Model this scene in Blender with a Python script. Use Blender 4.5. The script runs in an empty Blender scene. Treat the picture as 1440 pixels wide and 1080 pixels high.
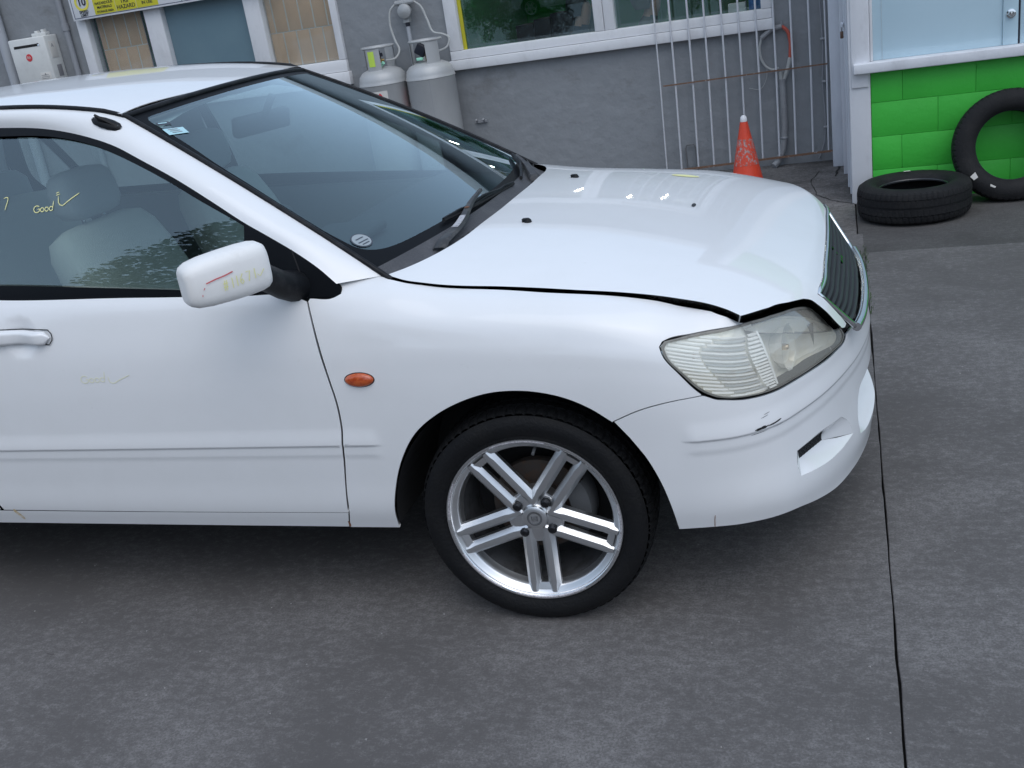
import bpy, bmesh, math, random
import numpy as np
from mathutils import Vector, Matrix, Euler
from mathutils.geometry import delaunay_2d_cdt

scene = bpy.context.scene
col_main = scene.collection
R = math.radians
random.seed(7)

# ------------------------------------------------------------------ camera
cam_data = bpy.data.cameras.new('camera'); cam_data.sensor_width = 36; cam_data.sensor_fit = 'HORIZONTAL'
cam_data.lens = 36.717; cam_data.clip_start = .05; cam_data.clip_end = 600
camera = bpy.data.objects.new('camera', cam_data); col_main.objects.link(camera)
_r = Vector((0.95012098, 0.27618537, -0.14488535)); _u = Vector((0.02982732, 0.38195669, 0.92369877)); _b = Vector((0.31045202, -0.88194712, 0.3546672))
camera.matrix_world = Matrix(((_r.x, _u.x, _b.x, 0.7928), (_r.y, _u.y, _b.y, -3.0590), (_r.z, _u.z, _b.z, 1.5832), (0, 0, 0, 1)))
scene.camera = camera

# ------------------------------------------------------------------ sky, sun, exposure
SUN_EL, SUN_AZ = 58, 150          # degrees; azimuth measured from +Y towards +X
world = bpy.data.worlds.new('World'); scene.world = world; world.use_nodes = True
wn = world.node_tree; bg = wn.nodes['Background']
sky = wn.nodes.new('ShaderNodeTexSky'); sky.sky_type = 'NISHITA'; sky.sun_disc = False
sky.sun_elevation = R(SUN_EL); sky.sun_rotation = R(SUN_AZ); sky.air_density = 1.0; sky.dust_density = 3.0; sky.ozone_density = 2.0
hs_ = wn.nodes.new('ShaderNodeHueSaturation'); hs_.inputs['Saturation'].default_value = .75; wn.links.new(sky.outputs[0], hs_.inputs['Color'])
cl_ = wn.nodes.new('ShaderNodeMix'); cl_.data_type = 'RGBA'; cl_.inputs[0].default_value = .6; cl_.inputs[7].default_value = (3.85, 4.95, 6.5, 1)     # even high cloud
wn.links.new(hs_.outputs[0], cl_.inputs[6]); wn.links.new(cl_.outputs[2], bg.inputs[0]); bg.inputs[1].default_value = 0.15
sun_data = bpy.data.lights.new('sun', 'SUN'); sun_data.energy = 0.65; sun_data.angle = R(60); sun_data.color = (1.0, .99, .975)
sun = bpy.data.objects.new('sun', sun_data); col_main.objects.link(sun)
_d = Vector((math.sin(R(SUN_AZ)) * math.cos(R(SUN_EL)), math.cos(R(SUN_AZ)) * math.cos(R(SUN_EL)), math.sin(R(SUN_EL))))
sun.rotation_euler = _d.to_track_quat('Z', 'Y').to_euler(); sun.location = (0, -6, 9)
vs = scene.view_settings; vs.view_transform = 'Standard'; vs.look = 'None'; vs.gamma = 1; vs.exposure = 0.2; vs.use_curve_mapping = False
scene.cycles.max_bounces = 8; scene.cycles.transparent_max_bounces = 16; scene.cycles.glossy_bounces = 5
scene.cycles.sample_clamp_indirect = 6
scene.cycles.use_denoising = True

# ------------------------------------------------------------------ materials
def node(nt, kind, **kw):
    n = nt.nodes.new(kind)
    for k, v in kw.items(): setattr(n, k, v)
    return n
def mat(name, color, rough=.5, metal=0., spec=.5, coat=0., coat_rough=.03, bump=None, vary=None, alpha=None, emis=None):
    """bump=(scale,strength,detail); vary=[(scale, color2, low, high, (sx,sy,sz))...] patches that belong to the surface"""
    m = bpy.data.materials.new(name); m.use_nodes = True; nt = m.node_tree; b = nt.nodes['Principled BSDF']
    c = tuple(color) + (1,)
    b.inputs['Base Color'].default_value = c; b.inputs['Roughness'].default_value = rough; b.inputs['Metallic'].default_value = metal
    b.inputs['Specular IOR Level'].default_value = spec; b.inputs['Coat Weight'].default_value = coat; b.inputs['Coat Roughness'].default_value = coat_rough
    if emis: b.inputs['Emission Color'].default_value = tuple(emis[0]) + (1,); b.inputs['Emission Strength'].default_value = emis[1]
    tc = None
    if bump or vary: tc = node(nt, 'ShaderNodeTexCoord')
    if vary:
        prev = None
        for i, (sc, c2, lo, hi, st) in enumerate(vary):
            mp = node(nt, 'ShaderNodeMapping'); mp.inputs['Scale'].default_value = st; mp.inputs['Location'].default_value = (3.1 * i, 1.7 * i, .3 * i)
            nt.links.new(tc.outputs['Object'], mp.inputs[0])
            nz = node(nt, 'ShaderNodeTexNoise'); nz.inputs['Scale'].default_value = sc; nz.inputs['Detail'].default_value = 8; nz.inputs['Roughness'].default_value = .68
            nt.links.new(mp.outputs[0], nz.inputs[0])
            mr = node(nt, 'ShaderNodeMapRange'); mr.inputs[1].default_value = lo; mr.inputs[2].default_value = hi; nt.links.new(nz.outputs[0], mr.inputs[0])
            mx = node(nt, 'ShaderNodeMix', data_type='RGBA'); nt.links.new(mr.outputs[0], mx.inputs[0])
            if prev is None: mx.inputs[6].default_value = c
            else: nt.links.new(prev, mx.inputs[6])
            mx.inputs[7].default_value = tuple(c2) + (1,); prev = mx.outputs[2]
        nt.links.new(prev, b.inputs['Base Color'])
    if bump:
        nz = node(nt, 'ShaderNodeTexNoise'); nz.inputs['Scale'].default_value = bump[0]; nz.inputs['Detail'].default_value = bump[2] if len(bump) > 2 else 4
        nt.links.new(tc.outputs['Object'], nz.inputs[0])
        bp = node(nt, 'ShaderNodeBump'); bp.inputs['Strength'].default_value = bump[1]; bp.inputs['Distance'].default_value = bump[3] if len(bump) > 3 else .01
        nt.links.new(nz.outputs[0], bp.inputs['Height']); nt.links.new(bp.outputs[0], b.inputs['Normal'])
    return m
def glass_mat(name, tint, ior=1.5, rough=0., haze=0., haze_col=(.6, .6, .55), boost=1.):
    m = bpy.data.materials.new(name); m.use_nodes = True; nt = m.node_tree
    for n in list(nt.nodes): nt.nodes.remove(n)
    out = node(nt, 'ShaderNodeOutputMaterial'); tr = node(nt, 'ShaderNodeBsdfTransparent'); tr.inputs[0].default_value = tuple(tint) + (1,)
    gl = node(nt, 'ShaderNodeBsdfGlossy'); gl.inputs['Roughness'].default_value = rough; gl.inputs['Color'].default_value = (.80, .95, 1, 1)
    fr = node(nt, 'ShaderNodeFresnel'); ge = node(nt, 'ShaderNodeNewGeometry'); io = node(nt, 'ShaderNodeMapRange'); io.inputs[3].default_value = ior; io.inputs[4].default_value = 1 / ior
    nt.links.new(ge.outputs['Backfacing'], io.inputs[0]); nt.links.new(io.outputs[0], fr.inputs['IOR'])      # same reflectance from either side of the pane
    mu = node(nt, 'ShaderNodeMath', operation='MULTIPLY'); mu.use_clamp = True; mu.inputs[1].default_value = boost; nt.links.new(fr.outputs[0], mu.inputs[0])
    mx = node(nt, 'ShaderNodeMixShader'); nt.links.new(mu.outputs[0], mx.inputs[0])
    base = tr
    if haze:
        df = node(nt, 'ShaderNodeBsdfDiffuse'); df.inputs[0].default_value = tuple(haze_col) + (1,)
        m2 = node(nt, 'ShaderNodeMixShader'); m2.inputs[0].default_value = haze; nt.links.new(tr.outputs[0], m2.inputs[1]); nt.links.new(df.outputs[0], m2.inputs[2]); base = m2
    nt.links.new(base.outputs[0], mx.inputs[1]); nt.links.new(gl.outputs[0], mx.inputs[2]); nt.links.new(mx.outputs[0], out.inputs[0])
    return m
def concrete_mat(name, base, light, dark, fleck, stretch=(.85, 1.12, 1.)):
    """trowelled concrete: pale cement paste worn into flecks, denser in some areas, dark damp patches, fine grit"""
    m = bpy.data.materials.new(name); m.use_nodes = True; nt = m.node_tree; b = nt.nodes['Principled BSDF']; b.inputs['Roughness'].default_value = .78; b.inputs['Specular IOR Level'].default_value = .25
    tc = node(nt, 'ShaderNodeTexCoord')
    def noise(scale, detail, rough, st=(1, 1, 1), off=0.):
        mp = node(nt, 'ShaderNodeMapping'); mp.inputs['Scale'].default_value = st; mp.inputs['Location'].default_value = (off, off * .7, 0); nt.links.new(tc.outputs['Object'], mp.inputs[0])
        n = node(nt, 'ShaderNodeTexNoise'); n.inputs['Scale'].default_value = scale; n.inputs['Detail'].default_value = detail; n.inputs['Roughness'].default_value = rough; nt.links.new(mp.outputs[0], n.inputs[0]); return n.outputs[0]
    def madd(a, k, c):
        n = node(nt, 'ShaderNodeMath', operation='MULTIPLY_ADD'); nt.links.new(a, n.inputs[0]); n.inputs[1].default_value = k
        if isinstance(c, float): n.inputs[2].default_value = c
        else: nt.links.new(c, n.inputs[2])
        return n.outputs[0]
    def ramp(a, lo, hi):
        n = node(nt, 'ShaderNodeMapRange', interpolation_type='SMOOTHSTEP'); nt.links.new(a, n.inputs[0]); n.inputs[1].default_value = lo; n.inputs[2].default_value = hi; return n.outputs[0]
    def mixc(f, a, c, k=1.):
        n = node(nt, 'ShaderNodeMix', data_type='RGBA')
        f = madd(f, k, 0.); nt.links.new(f, n.inputs[0])
        if isinstance(a, tuple): n.inputs[6].default_value = a + (1,)
        else: nt.links.new(a, n.inputs[6])
        n.inputs[7].default_value = c + (1,); return n.outputs[2]
    big = noise(.75, 5, .6, (1, 1, 1)); mid = noise(3.4, 8, .7, stretch, 4.); fine = noise(38, 10, .80, stretch, 9.); grit = noise(170, 4, .7, (1, 1, 1), 2.); spot = noise(11, 6, .6, (.5, 1.5, 1), 6.)
    mask = madd(big, .55, madd(mid, .45, 0.))
    col = mixc(ramp(mask, .34, .58), dark, base)
    fl = madd(mask, .75, fine); col = mixc(ramp(fl, .80, 1.08), col, light, 1.)
    fl2 = madd(mask, .4, grit); col = mixc(ramp(fl2, .76, .95), col, fleck, .5)
    col = mixc(ramp(grit, .53, .36), col, dark, .75)
    col = mixc(ramp(spot, .69, .76), col, tuple(v * .55 for v in dark), .8)
    col = mixc(ramp(noise(300, 2, .5, (1, 1, 1), 1.), .77, .79), col, (.62, .61, .60))
    nt.links.new(col, b.inputs['Base Color'])
    bp = node(nt, 'ShaderNodeBump'); bp.inputs['Strength'].default_value = .35; bp.inputs['Distance'].default_value = .004; nt.links.new(madd(grit, .5, fine), bp.inputs['Height']); nt.links.new(bp.outputs[0], b.inputs['Normal'])
    return m
M = {}
M['paint'] = mat('white_car_paint', (.80, .805, .81), .35, coat=.75, coat_rough=.015, vary=[(3.5, (.77, .775, .775), .45, .75, (1, 1, 1)), (38, (.72, .72, .71), .66, .80, (1, 1, 1.6)), (170, (.45, .43, .40), .765, .785, (1, 1, 1))])
M['mirror_paint'] = mat('chalky_white_paint', (.82, .81, .79), .5, coat=.15, coat_rough=.3, vary=[(18, (.72, .70, .68), .55, .8, (1, 1, 1))])
M['rust'] = mat('rust', (.22, .085, .035), .9, bump=(60, .6))
M['black_plastic'] = mat('black_plastic', (.007, .008, .010), .45, spec=.22, bump=(300, .12), vary=[(20, (.035, .035, .038), .5, .8, (1, 1, 1))])
M['matt_black'] = mat('matt_black', (.012, .012, .013), .8)
M['black_trim'] = mat('satin_black_trim', (.005, .006, .008), .35, spec=.15)
M['cowl'] = mat('grey_black_cowl_plastic', (.065, .065, .072), .55, bump=(220, .3), vary=[(14, (.10, .10, .105), .5, .78, (1, 1, 1))])
M['car_glass'] = glass_mat('car_glass', (.66, .76, .75), boost=3.2)
M['screen_glass'] = glass_mat('windscreen_glass', (.56, .70, .71), boost=2.3)
M['frit'] = mat('black_glass_border', (.006, .007, .009), .4, spec=.08)
M['chrome'] = mat('chrome', (.78, .79, .80), .09, 1.)
M['alloy'] = mat('alloy_wheel_silver', (.74, .75, .76), .38, 1., coat=0., coat_rough=.15, vary=[(30, (.68, .69, .70), .55, .8, (1, 1, 1))])
M['alloy_cut'] = mat('machined_alloy', (.82, .83, .84), .24, 1., vary=[(60, (.6, .6, .62), .55, .75, (1, 1, 1))])
M['alloy_dark'] = mat('dark_alloy_barrel', (.20, .205, .215), .45, .7, vary=[(18, (.09, .085, .08), .45, .7, (1, 1, 1))])
M['iron'] = mat('rusty_brake_iron', (.10, .085, .075), .6, .6, vary=[(25, (.16, .085, .05), .5, .7, (1, 1, 1))])
M['caliper'] = mat('caliper_grey', (.13, .135, .14), .6, .3)
M['nut'] = mat('dark_lug_nut', (.035, .036, .04), .35, .8)
M['tyre'] = mat('tyre_rubber', (.0075, .0078, .009), .62, spec=.22, bump=(140, .25), vary=[(7, (.012, .012, .012), .45, .7, (1, 1, 1)), (60, (.030, .028, .026), .68, .84, (1, 1, 1))])
M['tyre_tread'] = mat('tyre_tread_rubber', (.008, .0085, .0095), .75, spec=.2, bump=(200, .3))
M['amber'] = mat('amber_lens', (.55, .10, .02), .2, spec=.6, coat=.6, vary=[(80, (.40, .05, .01), .45, .6, (1, 1, 1))])
M['lens'] = glass_mat('hazed_headlight_lens', (.95, .945, .91), rough=.03, haze=.24, haze_col=(.99, .95, .83), boost=1.8)
M['reflector'] = mat('headlamp_reflector', (.95, .94, .89), .22, .10, coat=1., vary=[(9, (.93, .87, .70), .42, .66, (1, 1, 1))])
M['rib'] = mat('clear_plastic_rib', (.95, .955, .96), .12, .05, coat=.6)
M['rib2'] = mat('smoky_plastic_rib', (.55, .58, .60), .12, .3, coat=.5)
M['bulb'] = mat('amber_tinted_bulb', (.85, .70, .52), .15, .6)
M['grille'] = mat('dark_grey_grille', (.030, .032, .036), .5, spec=.3)
M['seat'] = mat('light_grey_seat_cloth', (.46, .46, .42), .9, bump=(260, .3))
M['headrest'] = mat('mid_grey_headrest_cloth', (.33, .34, .35), .9, bump=(260, .3))
M['trim'] = mat('grey_interior_trim', (.17, .175, .18), .7)
M['headliner'] = mat('pale_headliner', (.60, .60, .58), .9)
M['dash'] = mat('charcoal_dash', (.05, .052, .056), .65, bump=(200, .2))
M['faint_ink'] = mat('faint_yellow_marker', (.80, .79, .58), .6)
M['yellow_ink'] = mat('yellow_marker', (.78, .76, .36), .6)
M['red_ink'] = mat('red_marker', (.62, .14, .14), .6)
M['sticker'] = mat('pale_blue_sticker', (.42, .66, .72), .5)
M['sticker_dark'] = mat('dark_sticker_print', (.05, .06, .08), .5)
M['silver_print'] = mat('silver_sticker', (.32, .36, .38), .4)

# ------------------------------------------------------------------ mesh helpers
_at = {}
def link(o, parent=None, inv=True):
    """inv: the object's own coordinates are world coordinates, whatever its parent's place"""
    col_main.objects.link(o); base = _at.get(parent.name, Vector((0, 0, 0))) if parent is not None else Vector((0, 0, 0))
    if parent is not None:
        o.parent = parent
        if inv: o.matrix_parent_inverse = Matrix.Translation(-base); base = Vector((0, 0, 0))
    _at[o.name] = base + o.location
    return o
def mesh_obj(name, verts, faces, material, parent=None, smooth=True, normals=None, inv=True, sharp=None):
    me = bpy.data.meshes.new(name); me.from_pydata([tuple(v) for v in verts], [], [tuple(int(i) for i in f) for f in faces])
    me.materials.append(material)
    if smooth:
        me.polygons.foreach_set('use_smooth', [True] * len(me.polygons))
        if sharp is not None and normals is None: me.set_sharp_from_angle(angle=R(sharp))
    if normals is not None: me.normals_split_custom_set_from_vertices([tuple(n) for n in normals])
    me.update()
    return link(bpy.data.objects.new(name, me), parent, inv)
def tag(o, label=None, category=None, group=None, kind=None):
    if label: o['label'] = label
    if category: o['category'] = category
    if group: o['group'] = group
    if kind: o['kind'] = kind
    return o
def empty(name, loc, label=None, category=None, group=None, parent=None):
    o = bpy.data.objects.new(name, None); o.location = loc; o.empty_display_size = .1; link(o, parent, False); tag(o, label, category, group); return o
class MB:
    def __init__(s): s.v = []; s.f = []
    def add(s, v, f):
        n = len(s.v); s.v += [tuple(p) for p in v]; s.f += [tuple(i + n for i in q) for q in f]; return s
    def box(s, c, d, rot=None):
        hx, hy, hz = d[0] / 2, d[1] / 2, d[2] / 2; m = rot if rot is not None else Matrix.Identity(3); c = Vector(c)
        v = [c + m @ Vector((x, y, z)) for x in (-hx, hx) for y in (-hy, hy) for z in (-hz, hz)]
        return s.add(v, [(0, 1, 3, 2), (4, 6, 7, 5), (0, 4, 5, 1), (2, 3, 7, 6), (0, 2, 6, 4), (1, 5, 7, 3)])
    def tube(s, pts, r, n=8, cap=True, closed=False):
        pts = [Vector(p) for p in pts]; k = len(pts); rr = r if isinstance(r, (list, tuple)) else [r] * k
        prev = None; base = len(s.v); V = []; F = []
        for i, p in enumerate(pts):
            a = pts[(i - 1) % k] if (closed or i > 0) else p; b = pts[(i + 1) % k] if (closed or i < k - 1) else p
            t = (b - a).normalized()
            if prev is None: prev = t.orthogonal().normalized()
            x = (prev - t * prev.dot(t)).normalized(); y = t.cross(x); prev = x
            for j in range(n):
                q = 2 * math.pi * j / n; V.append(p + rr[i] * (math.cos(q) * x + math.sin(q) * y))
        for i in range(k if closed else k - 1):
            for j in range(n):
                a = i * n + j; b = i * n + (j + 1) % n; c = ((i + 1) % k) * n + (j + 1) % n; d = ((i + 1) % k) * n + j; F.append((a, b, c, d))
        if cap and not closed: F.append(tuple(range(n - 1, -1, -1))); F.append(tuple((k - 1) * n + j for j in range(n)))
        return s.add(V, F)
    def lathe(s, prof, n=48, origin=(0, 0, 0), axis='Z', a0=0, a1=2 * math.pi):
        """prof: list of (radius, height)"""
        full = abs(a1 - a0 - 2 * math.pi) < 1e-6; k = n if full else n + 1; o = Vector(origin); V = []; F = []
        for r_, h in prof:
            for j in range(k):
                q = a0 + (a1 - a0) * j / n; c, d = r_ * math.cos(q), r_ * math.sin(q)
                V.append(o + (Vector((c, d, h)) if axis == 'Z' else Vector((c, h, d)) if axis == 'Y' else Vector((h, c, d))))
        for i in range(len(prof) - 1):
            for j in range(n):
                j2 = (j + 1) % k; F.append((i * k + j, i * k + j2, (i + 1) * k + j2, (i + 1) * k + j))
        return s.add(V, F)
    def quad(s, a, b, c, d): return s.add([a, b, c, d], [(0, 1, 2, 3)])
    def build(s, name, material, parent=None, smooth=False, sharp=35, inv=True, bevel=0, seg=2):
        if bevel:
            bm = bmesh.new(); vs_ = [bm.verts.new(v) for v in s.v]
            for f in s.f:
                try: bm.faces.new([vs_[i] for i in f])
                except ValueError: pass
            bmesh.ops.recalc_face_normals(bm, faces=bm.faces)
            bmesh.ops.bevel(bm, geom=list(bm.edges), offset=bevel, segments=seg, profile=.5, affect='EDGES', clamp_overlap=True)
            me = bpy.data.meshes.new(name); bm.to_mesh(me); bm.free(); me.materials.append(material)
            me.polygons.foreach_set('use_smooth', [True] * len(me.polygons)); me.set_sharp_from_angle(angle=R(50))
            return link(bpy.data.objects.new(name, me), parent, inv)
        o = mesh_obj(name, s.v, s.f, material, parent, smooth, inv=inv, sharp=sharp if smooth else None)
        bm = bmesh.new(); bm.from_mesh(o.data); bmesh.ops.recalc_face_normals(bm, faces=bm.faces); bm.to_mesh(o.data); bm.free()
        return o
def box(name, lo, hi, material, parent=None, bevel=0.004):
    c = [(a + b) / 2 for a, b in zip(lo, hi)]; d = [abs(b - a) for a, b in zip(lo, hi)]
    return MB().box(c, d).build(name, material, parent, bevel=min(bevel, min(d) * .3))
def text(name, body, size, loc, rot, material, parent=None, depth=.0006, align='CENTER', bold=0., sx=1.):
    cu = bpy.data.curves.new(name, 'FONT'); cu.body = body; cu.size = size; cu.align_x = align; cu.align_y = 'CENTER'; cu.extrude = depth; cu.offset = bold
    o = bpy.data.objects.new(name, cu); col_main.objects.link(o)
    dg = bpy.context.evaluated_depsgraph_get(); me = bpy.data.meshes.new_from_object(o.evaluated_get(dg)); bpy.data.objects.remove(o)
    me.transform(Matrix.Translation(loc) @ Euler(rot).to_matrix().to_4x4() @ Matrix.Diagonal((sx, 1, 1, 1))); me.materials.clear(); me.materials.append(material)
    return link(bpy.data.objects.new(name, me), parent)
def copy_tree(o, parent=None):
    c = o.copy(); col_main.objects.link(c)
    if parent is not None: c.parent = parent
    for ch in list(o.children): copy_tree(ch, c)
    return c

# ------------------------------------------------------------------ body surfaces of the car
def hidx(xs,x):
    xs=np.asarray(xs,float); i=np.clip(np.searchsorted(xs,x,side='right')-1,0,len(xs)-2)
    h=xs[i+1]-xs[i]; t=(x-xs[i])/h
    return i,h,t
def htan(xs,Y):
    xs=np.asarray(xs,float); Y=np.asarray(Y,float); n=len(xs)
    sh=(-1,)+(1,)*(Y.ndim-1)
    h=np.diff(xs).reshape(sh); d=np.diff(Y,axis=0)/h
    m=np.empty_like(Y); m[0]=d[0]; m[-1]=d[-1]
    m[1:-1]=(d[:-1]*h[1:]+d[1:]*h[:-1])/(h[1:]+h[:-1])
    return m
def herm(xs,Y,x):
    """cubic Hermite through (xs, Y[n,...]) at x[N] -> [N,...]"""
    Y=np.asarray(Y,float); x=np.asarray(x,float); m=htan(xs,Y); i,h,t=hidx(xs,x)
    sh=(-1,)+(1,)*(Y.ndim-1); t=np.clip(t,-.3,1.3).reshape(sh); h=h.reshape(sh)
    t2=t*t; t3=t2*t
    return (2*t3-3*t2+1)*Y[i]+(t3-2*t2+t)*h*m[i]+(-2*t3+3*t2)*Y[i+1]+(t3-t2)*h*m[i+1]
def sm(a,b,x):
    t=np.clip((np.asarray(x,float)-a)/(b-a),0,1); return t*t*(3-2*t)

# ---- body side and nose: one surface that runs from the tail along the flank and round to the nose
PLAN=np.array([(-3.42,.45),(-3.40,.60),(-3.33,.71),(-3.15,.79),(-2.85,.832),(-2.4,.845),(-1.9,.85),(-1.4,.851),(-.9,.85),(-.5,.848),(-.2,.847),(.1,.845),(.27,.841),(.38,.833),(.47,.819),(.53,.800),(.58,.769),(.625,.724),(.668,.655),(.708,.578),(.740,.503),(.768,.424),(.795,.336),(.818,.235),(.834,.135),(.841,.06),(.8435,0.),(.841,-.06),(.834,-.135)])
_ds=np.r_[0,np.cumsum(np.hypot(*np.diff(PLAN,axis=0).T))]
S0=float(np.interp(0,PLAN[:14,0],_ds[:14]))   # arc position of the axle, so that s is metres from it
SK=_ds-S0
SMAX=float(SK[-3])
VK=np.array([0,.055,.155,.25,.355,.445,.53,.59,.64,.70])
# columns: stations by s; rows: height and inward offset
def _st(x): return float(np.interp(x,PLAN[:27,0],SK[:27]))
ST=[];ZT=[];DT=[]
def col(s,z,d): ST.append(s);ZT.append(z);DT.append(d)
door=([.277,.33,.43,.525,.63,.72,.80,.86,.905,.945],[.030,.014,.006,.001,.001,.004,.014,.028,.042,.060])
door2=([.277,.33,.43,.525,.63,.72,.81,.88,.932,.975],[.030,.014,.006,.001,.001,.004,.014,.030,.046,.072])
col(float(SK[0]),*door2); col(_st(-2.4),*door2); col(_st(-1.4),*door2)
col(_st(-.85),[.277,.33,.43,.525,.63,.72,.805,.87,.918,.957],door2[1])
col(_st(-.48),[.277,.33,.43,.525,.63,.72,.80,.865,.915,.952],[.030,.014,.006,.001,.001,.004,.012,.028,.050,.085])
col(_st(-.31),[.277,.33,.43,.525,.63,.72,.80,.865,.912,.946],[.030,.014,.006,.001,.000,.003,.012,.030,.065,.125])
col(_st(-.15),[.277,.33,.43,.525,.63,.72,.80,.855,.892,.912],[.028,.014,.006,.001,-.003,.001,.012,.035,.075,.127])
col(_st(.05),[.277,.33,.43,.525,.63,.72,.79,.842,.873,.888],[.026,.013,.006,.001,-.005,-.001,.012,.038,.078,.127])
col(_st(.22),[.277,.33,.43,.525,.63,.71,.775,.825,.855,.870],[.024,.012,.005,.001,-.003,.001,.014,.040,.082,.128])
col(_st(.36),[.278,.33,.43,.525,.62,.695,.752,.795,.828,.850],[.022,.010,.003,.001,.001,.008,.022,.048,.086,.130])
col(_st(.46),[.279,.33,.43,.525,.605,.670,.725,.768,.802,.828],[.018,.006,.002,.001,.006,.016,.032,.056,.090,.130])
col(_st(.56),[.276,.33,.43,.525,.595,.650,.705,.750,.785,.808],[.012,-.002,.000,.001,.007,.015,.028,.044,.066,.090])
col(_st(.66),[.258,.315,.43,.525,.592,.645,.697,.740,.776,.800],[.000,-.012,-.004,.001,.006,.014,.026,.042,.062,.085])
col(_st(.75),[.243,.30,.43,.525,.587,.634,.682,.725,.762,.790],[-.004,-.012,-.004,.001,.004,.010,.022,.040,.062,.086])
col(_st(.80),[.234,.295,.43,.525,.580,.622,.665,.705,.748,.785],[-.002,-.012,-.003,.002,.003,.008,.026,.050,.075,.100])
col(SMAX,[.226,.29,.43,.525,.578,.615,.655,.700,.745,.785],[-.001,-.010,-.002,.003,.004,.009,.026,.050,.076,.104])
col(float(SK[-1])+.01,ZT[-1],DT[-1])
ST=np.array(ST);ZT=np.array(ZT);DT=np.array(DT)
def crease(z,s):
    up=(1-sm(.536,.59,z))*sm(.5335,.5365,z)*.010
    lo=sm(.497,.512,z)*(1-sm(.5335,.5365,z))*.0035
    m=(1-sm(-.395,-.355,s))+sm(.40,.44,s)
    return (up+lo)*m*(.52+.03*sm(0.,.2,s))
CREASE_BUMPER=-.012
def cup(s,z):
    r2=((s+1.405)**2+(z-.868)**2)/.062**2
    return .013*np.clip(1-r2,0,1)**1.6
def S(s,v):
    s=np.asarray(s,float).ravel(); v=np.asarray(v,float).ravel()
    p=herm(SK,PLAN,s); e=1e-3
    t=herm(SK,PLAN,s+e)-herm(SK,PLAN,s-e); t/=np.linalg.norm(t,axis=1)[:,None]
    n=np.stack([-t[:,1],t[:,0]],1)                         # outward in (x,w)
    Zr=herm(ST,ZT,s); Dr=herm(ST,DT,s)                     # [N,rows]
    i,h,tt=hidx(VK,v); tt=np.clip(tt,-.5,1.5); N=np.arange(len(s))
    def ev(Y):
        m=htan(VK,Y.T).T
        t2=tt*tt;t3=t2*tt
        return (2*t3-3*t2+1)*Y[N,i]+(t3-2*t2+tt)*h*m[N,i]+(-2*t3+3*t2)*Y[N,i+1]+(t3-t2)*h*m[N,i+1]
    z=ev(Zr); d=ev(Dr)-crease(z-CREASE_BUMPER*sm(.36,.42,s),s)+cup(s,z)
    xy=p-n*d[:,None]
    return np.stack([xy[:,0],-xy[:,1],z],1)

# ---- bonnet: a = 0 at the scuttle .. 1 at the nose line .. 1.5 down the lip; w = half width
HX=np.array([-.45,-.30,-.07,.15,.36,.55,.66,.75,.85]); HC=np.array([.990,.984,.966,.940,.903,.855,.816,.775,.73])
HE=np.array([.960,.944,.905,.881,.856,.806,.772,.735,.70])
def hood_z(x,w):
    c=herm(HX,HC,x); e=herm(HX,HE,x)
    q=np.abs(w)/.722
    return c-(c-e)*(.30*q**2+.70*q**4)
def hood_nose(w):
    q=np.abs(w)
    return .700-.10*q**2-.35*np.clip(q-.42,0,None)**1.5
def H(a,w):
    a=np.asarray(a,float).ravel(); w=np.asarray(w,float).ravel()
    xn=hood_nose(w); zn=hood_z(xn,w); e=1e-3; m=(hood_z(xn+e,w)-hood_z(xn-e,w))/(2*e)
    x=-.45+np.clip(a,None,1)*(xn+.45); z=hood_z(x,w)
    t=np.clip(a-1,0,None)/.5
    b0=np.stack([xn,zn],1); b1=b0+.052*np.stack([np.ones_like(m),m],1); b2=b0+np.stack([.098+0*xn,-.140+0*xn],1)
    tt=t[:,None]; q=(1-tt)**2*b0+2*tt*(1-tt)*b1+tt**2*b2
    k=(a>1)[:,None]
    xz=np.where(k,q,np.stack([x,z],1))
    return np.stack([xz[:,0],-w,xz[:,1]],1)

# ---- side glass plane (tumblehome), windscreen, roof
def gw(x,z):
    h=z-.935
    return .790-.25*h-.42*h*h-.018*((x+1.3)/1.2)**2-.0*x
def G(x,z):
    x=np.asarray(x,float).ravel(); z=np.asarray(z,float).ravel()
    return np.stack([x,-gw(x,z),z],1)
def WS(t,u):
    """windscreen: t 0 bottom..1 top, u = -1..1 across (u>0 is the near, right side)"""
    t=np.asarray(t,float).ravel(); u=np.asarray(u,float).ravel()
    xe=-.318-.765*t; ze=.946+.450*t+.055*t*(1-t); we=.722-.182*t+.03*t*(1-t)
    xc=-.205-.800*t; zc=.962+.456*t+.085*t*(1-t)
    q=np.abs(u)**2.2
    return np.stack([xc+(xe-xc)*q,-we*u,zc+(ze-zc)*q],1)
RX=np.array([-2.9,-2.75,-2.5,-2.2,-1.8,-1.5,-1.3,-1.15,-1.0,-.9]); RC=np.array([1.40,1.438,1.476,1.500,1.506,1.495,1.477,1.453,1.418,1.385])
def roof_z(x,w):
    q=np.abs(w)/.55
    return herm(RX,RC,x)-.018*q**2-.014*q**5
def RF(x,w):
    x=np.asarray(x,float).ravel(); w=np.asarray(w,float).ravel()
    return np.stack([x,-w,roof_z(x,w)],1)

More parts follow.
